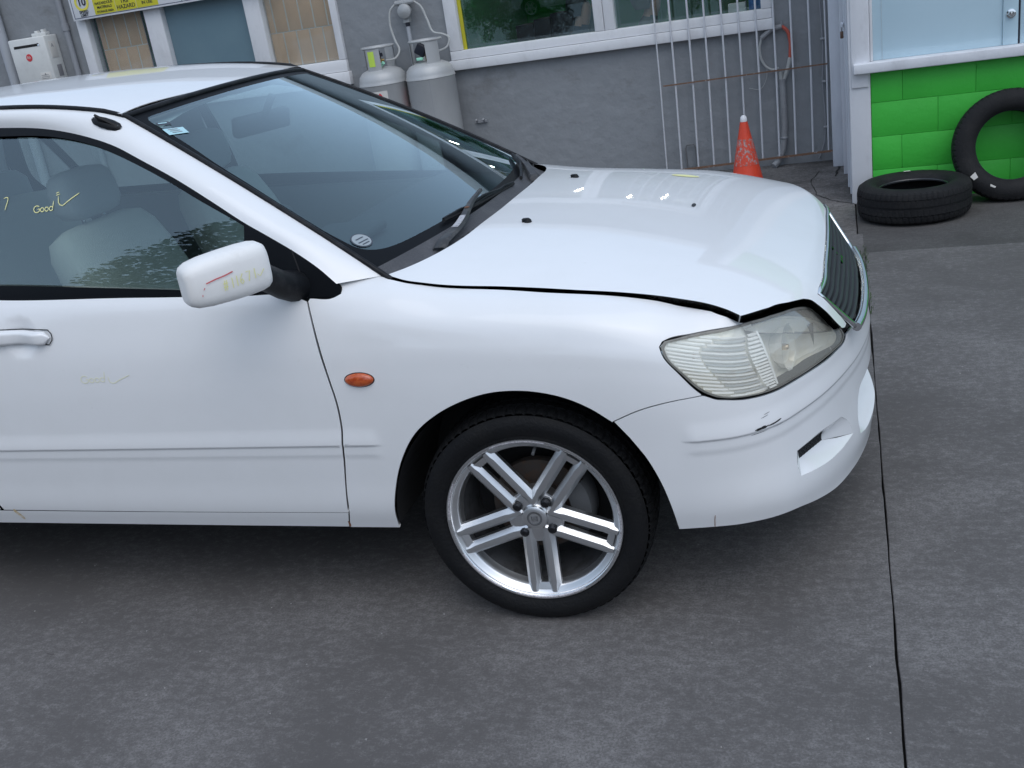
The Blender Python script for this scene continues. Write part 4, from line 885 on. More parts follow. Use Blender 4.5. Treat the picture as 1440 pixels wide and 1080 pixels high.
# ---- wheels
def make_wheel():
    w = empty('wheel', (0, 0, 0), parent=car)
    # local frame: axle along Y, -Y is the outer face
    prof = [(.226, -.085), (.229, -.094), (.236, -.0985), (.246, -.1030), (.258, -.1075), (.270, -.1075), (.280, -.1055), (.288, -.1005), (.2940, -.0950)]
    tread = [(.2975, -.0905), (.3010, -.084), (.3040, -.075), (.3056, -.062), (.3060, -.055), (.2985, -.0545), (.2985, -.0475), (.3068, -.047), (.3072, -.022), (.2997, -.0215), (.2997, -.0135), (.3072, -.013)]
    tread = tread + [(r_, -h) for r_, h in tread[::-1]]; n = 288
    mb = MB(); mb.lathe(prof, 96, axis='Y'); mb.lathe([(r_, -h) for r_, h in prof], 96, axis='Y'); side_ = mb
    for k in range(0): pass
    V = []; F = []; m = len(tread)
    for i, (r_, h) in enumerate(tread):
        for j in range(n):
            ph = j % 4; rr = r_
            if abs(h) > .058 and ph == 0: rr -= .0045
            elif .012 < abs(h) < .05 and (j + 2) % 4 == 0 and r_ > .3: rr -= .003
            a = 2 * math.pi * (j + abs(h) * 18) / n; V.append((rr * math.cos(a), h, max(rr * math.sin(a), -.3016)))
    for i in range(m - 1):
        for j in range(n): F.append((i * n + j, i * n + (j + 1) % n, (i + 1) * n + (j + 1) % n, (i + 1) * n + j))
    ty = side_.build('tyre', M['tyre'], w, smooth=True, sharp=60, inv=False)
    MB().add(V, F).build('tyre_tread', M['tyre_tread'], w, smooth=False, inv=False)
    # raised lettering-like ring ridges on the sidewall
    mb = MB(); mb.lathe([(.2375, -.0985), (.2385, -.1003), (.2400, -.1010), (.2410, -.1015)], 96, axis='Y'); mb.lathe([(.2785, -.1025), (.2795, -.1040), (.2815, -.1030), (.2825, -.0995)], 96, axis='Y'); mb.build('sidewall_rib', M['tyre'], w, smooth=True, sharp=30, inv=False)
    # rim
    mb = MB(); mb.lathe([(.2265, -.086), (.2315, -.094), (.2330, -.0990), (.2312, -.1025), (.2265, -.1030), (.2222, -.1005), (.2205, -.0955)], 96, axis='Y'); mb.build('rim_lip', M['alloy_cut'], w, smooth=True, sharp=50, inv=False)
    mb = MB(); mb.lathe([(.2205, -.0955), (.2165, -.0900), (.2080, -.0865), (.2045, -.082), (.2030, -.070), (.1985, -.058)], 96, axis='Y'); mb.build('rim_step', M['alloy'], w, smooth=True, sharp=35, inv=False)
    mb = MB(); mb.lathe([(.1985, -.058), (.1950, -.02), (.1900, .03), (.1930, .085), (.215, .09)], 64, axis='Y'); mb.build('rim_barrel', M['alloy_dark'], w, smooth=True, inv=False)
    mb = MB(); mb.lathe([(.026, -.078), (.034, -.078), (.036, -.0765), (.0365, -.076), (.052, -.076), (.068, -.073), (.074, -.062), (.074, -.03), (.0, -.03)], 60, axis='Y'); mb.build('hub_face', M['alloy'], w, smooth=True, sharp=35, inv=False)
    # spokes: five pairs of bars, each bar a ridge with chamfered flanks
    def bar(sgn):
        st = np.linspace(.030, .2155, 14); V = []; F = []
        for r_ in st:
            k = (r_ - .03) / .185; yf = -.0815 - .0125 * k; wdt = .0186 - .0008 * k; off = sgn * (.0258 + .0020 * k); dp = .030 - .006 * k
            cut = .0078 if .070 < r_ < .200 else .0055; inr = -sgn
            # flank toward the slot is stepped, the other flank carries the bright chamfer
            pr = [(-wdt, -dp), (-wdt * .97, -.0125), (-cut, -.0006), (0., 0.), (cut, -.0006), (wdt * .97, -.0125), (wdt, -dp)]
            for a, d in pr: V.append((off + a * (1 if sgn > 0 else -1) * -1, yf - d * 1.0, r_))
        m = 7; F = [(i * m + j, i * m + j + 1, (i + 1) * m + j + 1, (i + 1) * m + j) for i in range(len(st) - 1) for j in range(m - 1)]
        return V, F
    for k in range(5):
        ang = R(-90 + 72 * k); rot = Matrix.Rotation(ang - R(90), 3, 'Y')
        rot = Matrix(((math.sin(ang), 0, math.cos(ang)), (0, 1, 0), (-math.cos(ang), 0, math.sin(ang))))
        for sgn in (-1, 1):
            V, F = bar(sgn); mb = MB(); mb.add([rot @ Vector(p) for p in V], F); mb.build('spoke', M['alloy'], w, smooth=True, sharp=22, inv=False)
        # web that closes the pair at hub and at the rim
        mb = MB(); mb.box(rot @ Vector((0, -.078, .205)), (.001, .001, .001)); 
        web = [(-.03, -.070, .045), (.03, -.070, .045), (.024, -.070, .075), (-.024, -.070, .075)]; mb = MB(); mb.add([rot @ Vector(p) for p in web] + [rot @ Vector((p[0], -.05, p[2])) for p in web], [(0, 1, 2, 3), (2, 3, 7, 6), (0, 3, 7, 4), (1, 2, 6, 5)]); mb.build('spoke_web', M['alloy'], w, inv=False); mb = MB(); 
        tip = [(-.026, -.083, .192), (.026, -.083, .192), (.026, -.090, .210), (-.026, -.090, .210)]; mb.add([rot @ Vector(p) for p in tip] + [rot @ Vector((p[0], -.06, p[2])) for p in tip], [(0, 1, 2, 3), (0, 1, 5, 4)]); mb.build('spoke_tip', M['alloy'], w, inv=False)
    # cap with its round emblem
    mb = MB(); mb.lathe([(0, -.0865), (.020, -.0868), (.029, -.0862), (.0325, -.084), (.0335, -.078)], 40, axis='Y'); mb.build('centre_cap', M['alloy'], w, smooth=True, sharp=40, inv=False)
    mb = MB(); mb.lathe([(.0150, -.0872), (.0158, -.0876), (.0195, -.0876), (.0203, -.0872)], 40, axis='Y'); mb.box((0, -.0872, 0), (.017, .0012, .014)); mb.build('cap_emblem', M['alloy_dark'], w, inv=False)
    mb = MB()
    for k in range(3): mb.box((0, -.0879, -.004 + k * .004), (.013 - .002 * abs(k - 1), .0008, .0016))
    mb.box((-.004, -.0882, 0), (.0015, .0008, .012)); mb.build('emblem_strokes', M['alloy_cut'], w, inv=False)
    for k in range(4):
        a = R(52 + 90 * k); o = Vector((.0535 * math.cos(a), 0, .0535 * math.sin(a)))
        mb = MB(); mb.lathe([(.0155, -.070), (.0155, -.0755), (.0135, -.0765)], 20, o, 'Y'); mb.build('nut_seat', M['alloy_dark'], w, smooth=True, inv=False)
        mb = MB(); mb.lathe([(0, -.0900), (.007, -.0895), (.0112, -.0870), (.0125, -.0845), (.0128, -.070)], 12, o, 'Y'); mb.build('lug_nut', M['nut'], w, inv=False)
    mb = MB(); a = R(83); o = Vector((.196 * math.cos(a), 0, .196 * math.sin(a))); mb.tube([o + Vector((0, -.05, 0)), o * .98 + Vector((0, -.075, 0)), o * .955 + Vector((0, -.092, 0))], .0042, 8); mb.build('valve', M['caliper'], w, smooth=True, inv=False)
    # balance weights and kerb scuffs on the lip
    for a0, a1 in ((75, 112), (150, 178), (-22, 12), (205, 240), (250, 300)):
        mb = MB(); mb.lathe([(.2225, -.1013), (.2255, -.1034), (.2285, -.1030)], 16, axis='Y', a0=R(a0), a1=R(a1)); mb.build('lip_scuff', M['scuff'], w, smooth=True, inv=False)
    # brake
    mb = MB(); mb.lathe([(.07, -.005), (.128, -.005), (.130, .0), (.130, .018), (.07, .018)], 48, axis='Y'); mb.lathe([(0, -.03), (.066, -.03), (.07, -.02), (.07, .0)], 40, axis='Y'); mb.build('brake_disc', M['iron'], w, smooth=True, sharp=40, inv=False)
    mb = MB(); mb.lathe([(.088, -.034), (.140, -.034), (.148, -.02), (.148, .03), (.088, .03), (.085, -.02), (.088, -.034)], 16, axis='Y', a0=R(-28), a1=R(32)); mb.build('brake_caliper', M['caliper'], w, smooth=True, sharp=40, inv=False)
    mb = MB(); mb.lathe([(.20, .07), (.05, .075), (0, .075)], 40, axis='Y'); mb.build('wheel_back', M['matt_black'], w, inv=False)
    return w
M['scuff'] = mat('kerb_scuff', (.72, .70, .72), .55, .6, vary=[(220, (.42, .40, .42), .42, .6, (1, 1, 1))])
wheel = make_wheel(); wheel.location = (0, -.7195, .302); wheel.rotation_euler.z = R(2.4)
for loc, rz in (((-2.6, -.7195, .302), 0), ((0, .7195, .302), 180 + 2.4), ((-2.6, .7195, .302), 180)):
    w2 = wheel.copy(); col_main.objects.link(w2); w2.parent = car; w2.location = loc; w2.rotation_euler = (0, 0, R(rz))
    for ch in list(wheel.children):
        c2 = ch.copy(); col_main.objects.link(c2); c2.parent = w2
# wheel housings
for xc in (0, -2.6):
    for sg in (-1, 1):
        mb = MB(); V = []; n = 28
        for i in range(n + 1):
            a = math.pi * i / n - R(0); r_ = .372
            for y in (.833, .80, .50): V.append((xc + r_ * (1 if y < .82 else 1.0) * math.cos(a), sg * y * (1 if y < .82 else .985), .292 + r_ * math.sin(a) * 1.0))
        mb.add(V, [(3 * i + j, 3 * i + j + 1, 3 * i + j + 4, 3 * i + j + 3) for i in range(n) for j in range(2)]); mb.box((xc, sg * .49, .48), (.76, .01, .42)); mb.build('wheel_arch_liner', M['matt_black'], car, smooth=False)
# floor pan and engine bay
mb = MB(); mb.box((-1.3, 0, .33), (4.0, .94, .12)); mb.box((-1.3, 0, .32), (1.80, 1.54, .08)); mb.box((.50, 0, .36), (.18, 1.2, .14)); mb.box((-3.2, 0, .36), (.36, 1.2, .14)); mb.build('floor_pan', M['matt_black'], car)
mb = MB(); mb.box((.22, 0, .60), (.74, .92, .36)); mb.box((.62, 0, .52), (.16, .90, .30)); mb.box((-.20, 0, .74), (.24, 1.30, .30)); mb.build('engine_bay_filler', M['matt_black'], car)
mb = MB()
for sg in (-1, 1): mb.tube([(0, sg * .5, .302), (0, sg * .68, .302)], .05, 10)
mb.build('drive_shaft', M['matt_black'], car)
# ---- interior
dash_t = []
for yv in np.linspace(-.70, .70, 17):
    e = 1 - (abs(yv) / .75) ** 4
    dash_t.append([(-.33 - .05 * (yv / .7) ** 2, yv, .925), (-.50, yv, .935 + .01 * e), (-.66, yv, .950 + .025 * e * (1 if yv < 0 else .6)), (-.74, yv, .930 + .02 * e), (-.78, yv, .86), (-.74, yv, .62), (-.70, yv, .40)])
grid_mesh('dashboard', dash_t, M['dash'], car)
b0 = MB(); b0.box((-.62, -.36, .972), (.20, .30, .03)); b0.build('instrument_hood', M['dash'], car, bevel=.012)
sw = MB(); cen = Vector((-.88, -.36, .90)); ax_ = Vector((-.90, 0, .43)).normalized(); e1 = Vector((0, 1, 0)); e2 = ax_.cross(e1); sw.tube([cen + .185 * (math.cos(a) * e1 + math.sin(a) * e2) for a in np.linspace(0, 2 * math.pi, 32, endpoint=False)], .015, 8, closed=True)
for a in (200, 340, 270): sw.tube([cen, cen + .18 * (math.cos(R(a)) * e1 + math.sin(R(a)) * e2)], .014, 6)
sw.tube([cen - ax_ * .02, cen - ax_ * .16], .03, 8); sw.build('steering_wheel', M['dash'], car, smooth=True)
def rounded(name, sections, material, parent, nr=24, e=.5):
    """sections: (centre, half width vector, half depth vector)"""
    V = []; F = []
    for c, a, b in sections:
        c, a, b = Vector(c), Vector(a), Vector(b)
        for j in range(nr):
            q = 2 * math.pi * j / nr; x_, y_ = math.cos(q), math.sin(q); V.append(c + a * math.copysign(abs(x_) ** e, x_) + b * math.copysign(abs(y_) ** e, y_))
    n = len(sections); F = [(i * nr + j, i * nr + (j + 1) % nr, (i + 1) * nr + (j + 1) % nr, (i + 1) * nr + j) for i in range(n - 1) for j in range(nr)] + [tuple(range(nr - 1, -1, -1)), tuple((n - 1) * nr + j for j in range(nr))]
    mb = MB(); mb.add(V, F); return mb.build(name, material, parent, smooth=True, sharp=70)
def seat(xc, yc, hw, hr=True, name='front_seat'):
    r_ = empty(name, (0, 0, 0), parent=car); secs = []
    for t, ww, dd in ((0, .80, .9), (.03, .94, 1), (.25, 1., 1.1), (.5, 1.0, 1.05), (.75, .98, .95), (.90, .93, .8), (.97, .84, .6), (1.0, .6, .3)):
        secs.append(((xc + .20 - .25 * t, yc, .50 + .585 * t), (0, hw * ww, 0), (.075 * dd, 0, .03 * dd)))
    rounded('backrest', secs, M['seat'], r_)
    secs = [((xc + .62 - .55 * t, yc, .50 - .05 * t), (0, hw * k, 0), (.0 * 1, 0, .085 * k)) for t, k in ((0, .6), (.03, .88), (.12, 1), (.5, 1), (1, .98))]
    rounded('cushion', secs, M['seat'], r_)
    if hr:
        secs = [((xc - .045 - .015 * t, yc, 1.105 + .145 * t), (0, .128 * k, 0), (.048 * k, 0, 0)) for t, k in ((0, .62), (.06, .86), (.25, 1), (.6, 1), (.85, .92), (.96, .75), (1, .5))]
        rounded('headrest', secs, M['headrest'], r_)
        for d in (-.05, .05): MB().tube([(xc - .04, yc + d, 1.03), (xc - .045, yc + d, 1.12)], .006, 6).build('headrest_post', M['chrome'], r_)
    return r_
seat(-1.40, -.345, .245); seat(-1.40, .345, .245); seat(-2.30, 0, .62, False, 'rear_seat')
for yc in (-.36, .36): rounded('rear_headrest', [((-2.40 - .03 * t, yc, 1.05 + .13 * t), (0, .13 * k, 0), (.045 * k, 0, 0)) for t, k in ((0, .7), (.1, .95), (.7, 1), (.95, .75), (1, .5))], M['headrest'], car)
for sg in (-1, 1):
    mb = MB(); mb.add([(-.62, sg * .735, .93), (-1.66, sg * .735, .965), (-1.66, sg * .76, .34), (-.50, sg * .76, .34), (-.45, sg * .745, .90)], [(0, 1, 2, 3, 4)]); mb.box((-1.15, sg * .71, .70), (.5, .05, .05)); mb.add([(-1.70, sg * .735, .968), (-2.60, sg * .735, 1.00), (-2.45, sg * .76, .5), (-2.2, sg * .76, .34), (-1.70, sg * .76, .34)], [(0, 1, 2, 3, 4)]); mb.build('door_trim', M['trim'], car)
    mb = MB(); mb.add([(-1.60, sg * .70, .95), (-1.73, sg * .70, .95), (-1.76, sg * .575, 1.40), (-1.60, sg * .575, 1.40)], [(0, 1, 2, 3)]); mb.build('pillar_trim', M['trim'], car)
    pt_ = [Vector(p) + Vector((-.022, 0, -.040)) for p in WS(np.linspace(.04, .98, 20), np.full(20, .945 * -sg))]
    MB().tube(pt_, [.022] * 20, 8).build('pillar_cover', M['trim'], car, smooth=True)
hl_ = []
for x_ in np.linspace(-1.02, -2.72, 12): hl_.append([(x_, y_, float(roof_z(np.array([x_]), np.array([y_]))[0]) - .035 - .02 * (abs(y_) / .52) ** 4) for y_ in np.linspace(-.55, .55, 13)])
grid_mesh('headliner', hl_, M['headliner'], car)
mb = MB(); mb.box((-1.62, 0, .42), (2.1, 1.44, .02)); mb.box((-3.0, 0, .98), (.5, 1.2, .02)); mb.box((-2.62, 0, .72), (.03, 1.30, .60)); mb.build('carpet', M['trim'], car)
# interior mirror and visors
mb = MB(); mb.box((-1.00, .02, 1.285), (.035, .235, .065), Matrix.Rotation(R(-18), 3, 'Z') @ Matrix.Rotation(R(12), 3, 'Y')); mb.build('interior_mirror', M['dash'], car, bevel=.012)
MB().tube([(-.97, .0, 1.31), (-.93, 0, 1.365)], .012, 8).build('mirror_stalk', M['dash'], car)
for sg in (-1, 1): mb = MB(); mb.box((-1.20, sg * .27, 1.388), (.15, .32, .014), Matrix.Rotation(R(6), 3, 'Y')); mb.build('sun_visor', M['headliner'], car, bevel=.005)
# ------------------------------------------------------------------ the yard
M['concrete'] = concrete_mat('worn_concrete', (.120, .113, .111), (.205, .196, .193), (.098, .092, .090), (.28, .27, .265))
M['concrete_dark'] = concrete_mat('dark_concrete_strip', (.084, .080, .078), (.115, .110, .108), (.060, .057, .055), (.15, .145, .14))
M['concrete_pale'] = concrete_mat('pale_cracked_concrete', (.145, .138, .133), (.26, .25, .245), (.066, .062, .060), (.30, .29, .28))
M['dirt'] = mat('dirt_in_joint', (.018, .017, .016), .95)
g = MB(); g.add([(-150, -150, -.03), (150, -150, -.03), (150, 150, -.03), (-150, 150, -.03)], [(0, 1, 2, 3)]); ground = g.build('ground', M['dirt']); tag(ground, kind='structure')
def slab(x0, x1, y0, y1, m, z=0., jag=.0016, name='slab'):
    rnd = random.Random(int(x0 * 100 + y1 * 10)); P = []
    def run(a, b):
        d = math.hypot(b[0] - a[0], b[1] - a[1]); n = max(2, int(d / .07)); nx, ny = (b[1] - a[1]) / d, -(b[0] - a[0]) / d; o = 0
        for i in range(n):
            t = i / n; o = o * .6 + rnd.uniform(-jag, jag) * .7
            if rnd.random() < .05: o -= jag * 1.6
            P.append((a[0] + (b[0] - a[0]) * t + nx * o, a[1] + (b[1] - a[1]) * t + ny * o))
    run((x0, y0), (x1, y0)); run((x1, y0), (x1, y1)); run((x1, y1), (x0, y1)); run((x0, y1), (x0, y0)); n = len(P)
    b = .002; cx, cy = (x0 + x1) / 2, (y0 + y1) / 2
    V = [(x - math.copysign(b, x - cx) * (abs(x - cx) > (x1 - x0) / 2 - .03), y - math.copysign(b, y - cy) * (abs(y - cy) > (y1 - y0) / 2 - .03), z) for x, y in P] + [(x, y, z - b * .8) for x, y in P] + [(x, y, -.06) for x, y in P]
    F = [tuple(range(n))] + [(k * n + i, (k + 1) * n + i, (k + 1) * n + (i + 1) % n, k * n + (i + 1) % n) for k in range(2) for i in range(n)]
    return mesh_obj(name, V, F, m, ground, False)
slab(-5.4, .869, -6.4, 2.97, M['concrete'])
slab(.8725, 7.2, -6.4, 2.578, M['concrete'])
slab(.845, 7.2, 2.588, 4.4, M['concrete_dark'], -.003)
slab(-5.4, .836, 2.978, 5.6, M['concrete_pale'], -.002)
for x0, x1, y0, y1 in ((-11.6, -5.41, -6.4, 5.6), (-5.4, .866, -12.8, -6.41), (.876, 7.2, -12.8, -6.41), (-11.6, -5.41, -12.8, -6.41), (7.21, 14, -6.4, 4.4), (7.21, 14, -12.8, -6.41)): slab(x0, x1, y0, y1, M['concrete'])
g = MB(); g.add([(-150, -150, -.012), (150, -150, -.012), (150, -12.85, -.012), (-150, -12.85, -.012)], [(0, 1, 2, 3)]); g.add([(-150, -12.85, -.012), (-11.65, -12.85, -.012), (-11.65, 150, -.012), (-150, 150, -.012)], [(0, 1, 2, 3)]); g.add([(14.05, -12.85, -.012), (150, -12.85, -.012), (150, 150, -.012), (14.05, 150, -.012)], [(0, 1, 2, 3)])
M['asphalt'] = mat('asphalt', (.055, .055, .057), .85, bump=(60, .4)); tag(g.build('road', M['asphalt']), kind='structure')
# cracks: thin dark lines by the corner post
def crack(pts, w, z=.0012):
    P = []; rnd = random.Random(3)
    for i in range(len(pts) - 1):
        a, b = Vector(pts[i]), Vector(pts[i + 1])
        for k in range(6): P.append(a.lerp(b, k / 6) + Vector((rnd.uniform(-.006, .006), rnd.uniform(-.006, .006))))
    V = []; 
    for i, p in enumerate(P):
        t = (P[min(i + 1, len(P) - 1)] - P[max(i - 1, 0)]).normalized(); s_ = Vector((-t.y, t.x)) * w * (.4 + .6 * rnd.random()) / 2; V += [(p.x - s_.x, p.y - s_.y, z), (p.x + s_.x, p.y + s_.y, z)]
    mesh_obj('crack', V, [(2 * i, 2 * i + 1, 2 * i + 3, 2 * i + 2) for i in range(len(P) - 1)], M['dirt'], ground, False)
crack([(.835, 3.72), (.70, 3.85), (.60, 4.05), (.55, 4.5), (.62, 4.9)], .008); crack([(.835, 3.72), (.60, 3.60), (.3, 3.66)], .005); crack([(.84, 3.05), (.60, 3.10), (.2, 3.04)], .006); crack([(.72, 4.6), (.74, 4.9), (.70, 5.15)], .02)
# fine grit, leaves and weeds in the joint
M['weed'] = mat('weed_green', (.05, .085, .03), .7)
rnd = random.Random(11); V = []; F = []
for k in range(160):
    y = rnd.uniform(1.55, 2.65); x = .868 + rnd.gauss(0, .010); a = rnd.uniform(0, 6.28); h = rnd.uniform(.006, .03); d = Vector((math.cos(a), math.sin(a), 0)) * rnd.uniform(.004, .018); n = len(V); V += [(x, y, -.01), (x + d.x * .3 - d.y * .15, y + d.y * .3 + d.x * .15, h * .7), (x + d.x, y + d.y, h), (x + d.x * .3 + d.y * .15, y + d.y * .3 - d.x * .15, h * .6)]; F.append((n, n + 1, n + 2, n + 3))
tag(mesh_obj('joint_weeds', V, F, M['weed'], None, False), 'tiny green weeds growing in the slab joint by the grille', 'weeds', kind='stuff')
M['grit'] = mat('pale_grit', (.30, .29, .28), .9); V = []; F = []
for k in range(520):
    x, y = rnd.uniform(-2.5, 3.2), rnd.uniform(-2.4, 2.4); s_ = rnd.choice((.0015, .002, .003, .004)) * rnd.uniform(.6, 1.1); n = len(V)
    V += [(x - s_, y, .0002), (x + s_ * .8, y - s_, .0002), (x + s_ * .5, y + s_, .0002), (x, y, s_ * .8)]; F += [(n, n + 1, n + 3), (n + 1, n + 2, n + 3), (n + 2, n, n + 3)]
tag(mesh_obj('grit', V, F, M['grit'], None, False), 'small pale grit scattered over the concrete', 'grit', kind='stuff')

# ------------------------------------------------------------------ grey workshop
WY = 5.2
M['plaster'] = mat('grey_painted_plaster', (.258, .272, .286), .75, spec=.3, bump=(11, .38, 6, .03), vary=[(.9, (.228, .240, .252), .40, .70, (1, 1, 1)), (5, (.288, .302, .318), .52, .76, (1, 1, 1.3)), (1.9, (.15, .145, .14), .60, .80, (1, 1, 1.5))])
M['white_wood'] = mat('white_painted_timber', (.74, .745, .76), .55, bump=(30, .25, 6, .004), vary=[(6, (.62, .62, .63), .50, .74, (1, 1, .5)), (26, (.36, .30, .24), .70, .78, (1, 1, 1))])
M['white_wood_worn'] = mat('worn_white_painted_timber', (.70, .71, .74), .6, bump=(30, .35, 6, .004), vary=[(5, (.56, .565, .59), .48, .70, (1, 1, .4)), (17, (.25, .13, .08), .70, .76, (1, 1, .5))])
shop = empty('workshop_building', (-3, WY, 0), 'low grey plastered workshop behind the car with white framed windows', 'building')
mb = MB(); OP = [(-5.585, -3.095), (-2.185, .312)]; zb, zt, HT = 1.0, 2.4, 3.05; x0, x1 = -12.0, .70; th = .18
def wbox(a, b, c, d): mb.box(((a + b) / 2, WY + th / 2, (c + d) / 2), (b - a, th, d - c))
wbox(x0, x1, 0, zb); wbox(x0, x1, zt, HT); wbox(x0, OP[0][0], zb, zt); wbox(OP[0][1], OP[1][0], zb, zt); wbox(OP[1][1], x1, zb, zt); mb.build('wall', M['plaster'], shop)
M['roof_metal'] = mat('grey_roof_sheet', (.22, .23, .24), .6); M['fascia'] = mat('pale_fascia', (.55, .56, .57), .6)
box('roof', (-12.1, WY - .22, HT), (.95, 12.2, HT + .06), M['roof_metal'], shop, .005); box('fascia_board', (-12.1, WY - .25, HT - .10), (.95, WY - .222, HT + .09), M['fascia'], shop, .003); box('soffit', (-12.1, WY - .215, HT - .03), (.95, WY - .004, HT - .005), M['fascia'], shop, .002)
M['green_inside'] = mat('dark_green_inner_wall', (.012, .22, .04), .6); M['floor_inside'] = mat('dull_inner_floor', (.09, .09, .09), .7); M['ceil'] = mat('dim_ceiling', (.30, .30, .29), .8)
mb = MB(); mb.box((-5.6, 10.0, 1.5), (12.6, .1, 3.0)); mb.build('back_wall', M['green_inside'], shop)
for x_, d_ in ((-11.9, .1), (.75, .08), (-2.9, .08)): MB().box((x_, 7.75, 1.5), (d_, 4.4, 3.0)).build('inner_wall', M['green_inside'], shop)
mb = MB(); mb.box((-5.6, 7.7, .02), (12.5, 4.5, .03)); mb.build('inner_floor', M['floor_inside'], shop); mb = MB(); mb.box((-5.6, 7.7, 2.80), (12.5, 4.5, .02)); mb.build('ceiling', M['ceil'], shop)
M['tube'] = mat('lit_lamp_tube', (1, 1, 1), .5, emis=((1, .95, .86), 34))
for i, (lx, ly) in enumerate(((-1.25, 6.7), (-.75, 6.9), (-1.55, 7.7), (-.35, 7.3))):
    b_ = box('ceiling_lamp', (lx - .06, ly - .22, 2.735), (lx + .06, ly + .22, 2.785), M['ceil'], shop, .004); MB().tube([(lx, ly - .2, 2.715), (lx, ly + .2, 2.715)], .018, 8).build('lamp_tube', M['tube'], b_, smooth=True)
# windows
M['frosted'] = mat('frosted_teal_pane', (.15, .235, .28), .28, spec=.5, vary=[(2.5, (.17, .26, .30), .4, .7, (1, 1, 1)), (60, (.14, .2, .22), .72, .8, (1, 1, 1))]); M['shop_glass'] = glass_mat('shop_window_glass', (.86, .90, .88), boost=1.9)
M['ply'] = mat('brown_packing_board', (.62, .43, .27), .75, vary=[(4, (.54, .37, .23), .4, .7, (1, 1, 1))]); M['pale_gap'] = mat('pale_lining', (.62, .64, .60), .7)
M['bubble'] = glass_mat('dusty_window_glass', (.95, .955, .95), haze=.06, haze_col=(.45, .55, .6), boost=1.0)
def window(name, xa, xb, parts, panes, parent, bottom, label=None):
    w = empty(name, ((xa + xb) / 2 - parent.location.x, 0, zb), parent=parent)
    for nm, a, b, c, d, y0, y1 in parts: box(nm, (a, y0, c), (b, y1, d), M['white_wood'], w, .004)
    for a, b, c, d, m, y in panes: box('pane', (a, y, c), (b, y + .006, d), m, w, .0005)
    return w
F0, F1 = WY - .035, WY + .09
w1 = window('window', -5.585, -3.095, [('sill', -5.60, -3.08, 1.0, 1.105, WY - .055, F1), ('bottom_rail', -5.585, -3.095, 1.108, 1.20, F0, F1), ('top_rail', -5.585, -3.095, 2.30, 2.4, F0, F1), ('jamb', -5.585, -5.489, 1.202, 2.298, F0, F1), ('jamb', -3.156, -3.095, 1.202, 2.298, F0, F1), ('mullion', -4.888, -4.722, 1.202, 2.298, F0, F1), ('mullion', -3.924, -3.776, 1.202, 2.298, F0, F1)],
    [(-5.488, -4.889, 1.201, 2.299, M['bubble'], WY + .03), (-4.721, -3.925, 1.201, 2.299, M['frosted'], WY + .03), (-3.775, -3.157, 1.201, 2.299, M['bubble'], WY + .03)], shop, 1.0)
def boards(xa, xb, w_, zs, par):
    box('lining', (xa, WY + .056, 1.203), (xb, WY + .062, 2.297), M['pale_gap'], par, .001)
    for r_, (c, d) in enumerate(zs):
        x = xa - (w_ * .5 if r_ % 2 else 0)
        while x < xb - .005:
            a, b = max(x, xa), min(x + w_ - .012, xb)
            if b - a > .01: box('packing_board', (a, WY + .0525, c), (b, WY + .0555, d), M['ply'], par, .001)
            x += w_
boards(-3.774, -3.158, .122, ((1.204, 1.475), (1.483, 1.80), (1.808, 2.295)), w1); boards(-5.44, -4.98, .118, ((1.204, 1.55), (1.558, 2.295)), w1)
w2 = window('window', -2.185, .312, [('sill', -2.20, .325, 1.0, 1.075, WY - .06, F1), ('bottom_rail', -2.185, .312, 1.078, 1.145, F0, F1), ('top_rail', -2.185, .312, 2.30, 2.4, F0, F1), ('jamb', -2.185, -2.085, 1.147, 2.298, F0, F1), ('jamb', .237, .312, 1.147, 2.298, F0, F1), ('mullion', -.998, -.925, 1.147, 2.298, F0, F1), ('mullion', -.922, -.842, 1.147, 2.298, F0 + .006, F1)],
    [(-2.084, -.999, 1.146, 2.299, M['shop_glass'], WY + .03), (-.841, .236, 1.146, 2.299, M['shop_glass'], WY + .03)], shop, 1.0)
M['yellow_strip'] = mat('yellow_window_strip', (.55, .50, .03), .5); box('yellow_strip', (-2.084, WY + .018, 1.146), (-2.055, WY + .028, 2.299), M['yellow_strip'], w2, .001)
# small things on the wall
M['grey_bracket'] = mat('galvanised_metal', (.38, .39, .41), .5, .5); mb = MB(); c = (-2.02, WY - .012, .58)
mb.box(c, (.10, .02, .018)); mb.tube([(-2.05, WY - .02, .58), (-2.05, WY - .045, .60)], .008, 8); mb.tube([(-1.99, WY - .02, .58), (-1.99, WY - .045, .60)], .008, 8); mb.build('wall_bracket', M['grey_bracket'], shop)
# ------------------------------------------------------------------ things along the grey wall
def down_pipe(name, x, r_, y, z1, m, label, coupling):
    t = empty(name, (x, y, 0), label, 'pipe'); MB().tube([(x, y, 0), (x, y, z1)], r_, 14).build('pipe_run', m, t, smooth=True)
    if coupling: MB().lathe([(r_, coupling - .03), (r_ * 1.22, coupling - .028), (r_ * 1.22, coupling + .028), (r_, coupling + .03)], 16, (x, y, 0)).build('coupling', m, t, smooth=True)
    return t
M['grey_pipe'] = mat('grey_painted_pipe', (.27, .28, .30), .55); M['pale_pipe'] = mat('pale_grey_pipe', (.40, .42, .45), .5)
down_pipe('drain_pipe', -5.708, .026, WY - .03, 3.0, M['grey_pipe'], 'slim grey pipe running up the wall right of the water heater', 1.79)
down_pipe('drain_pipe', -6.39, .045, WY - .05, 3.0, M['pale_pipe'], 'wider pale pipe up the wall left of the water heater', None)
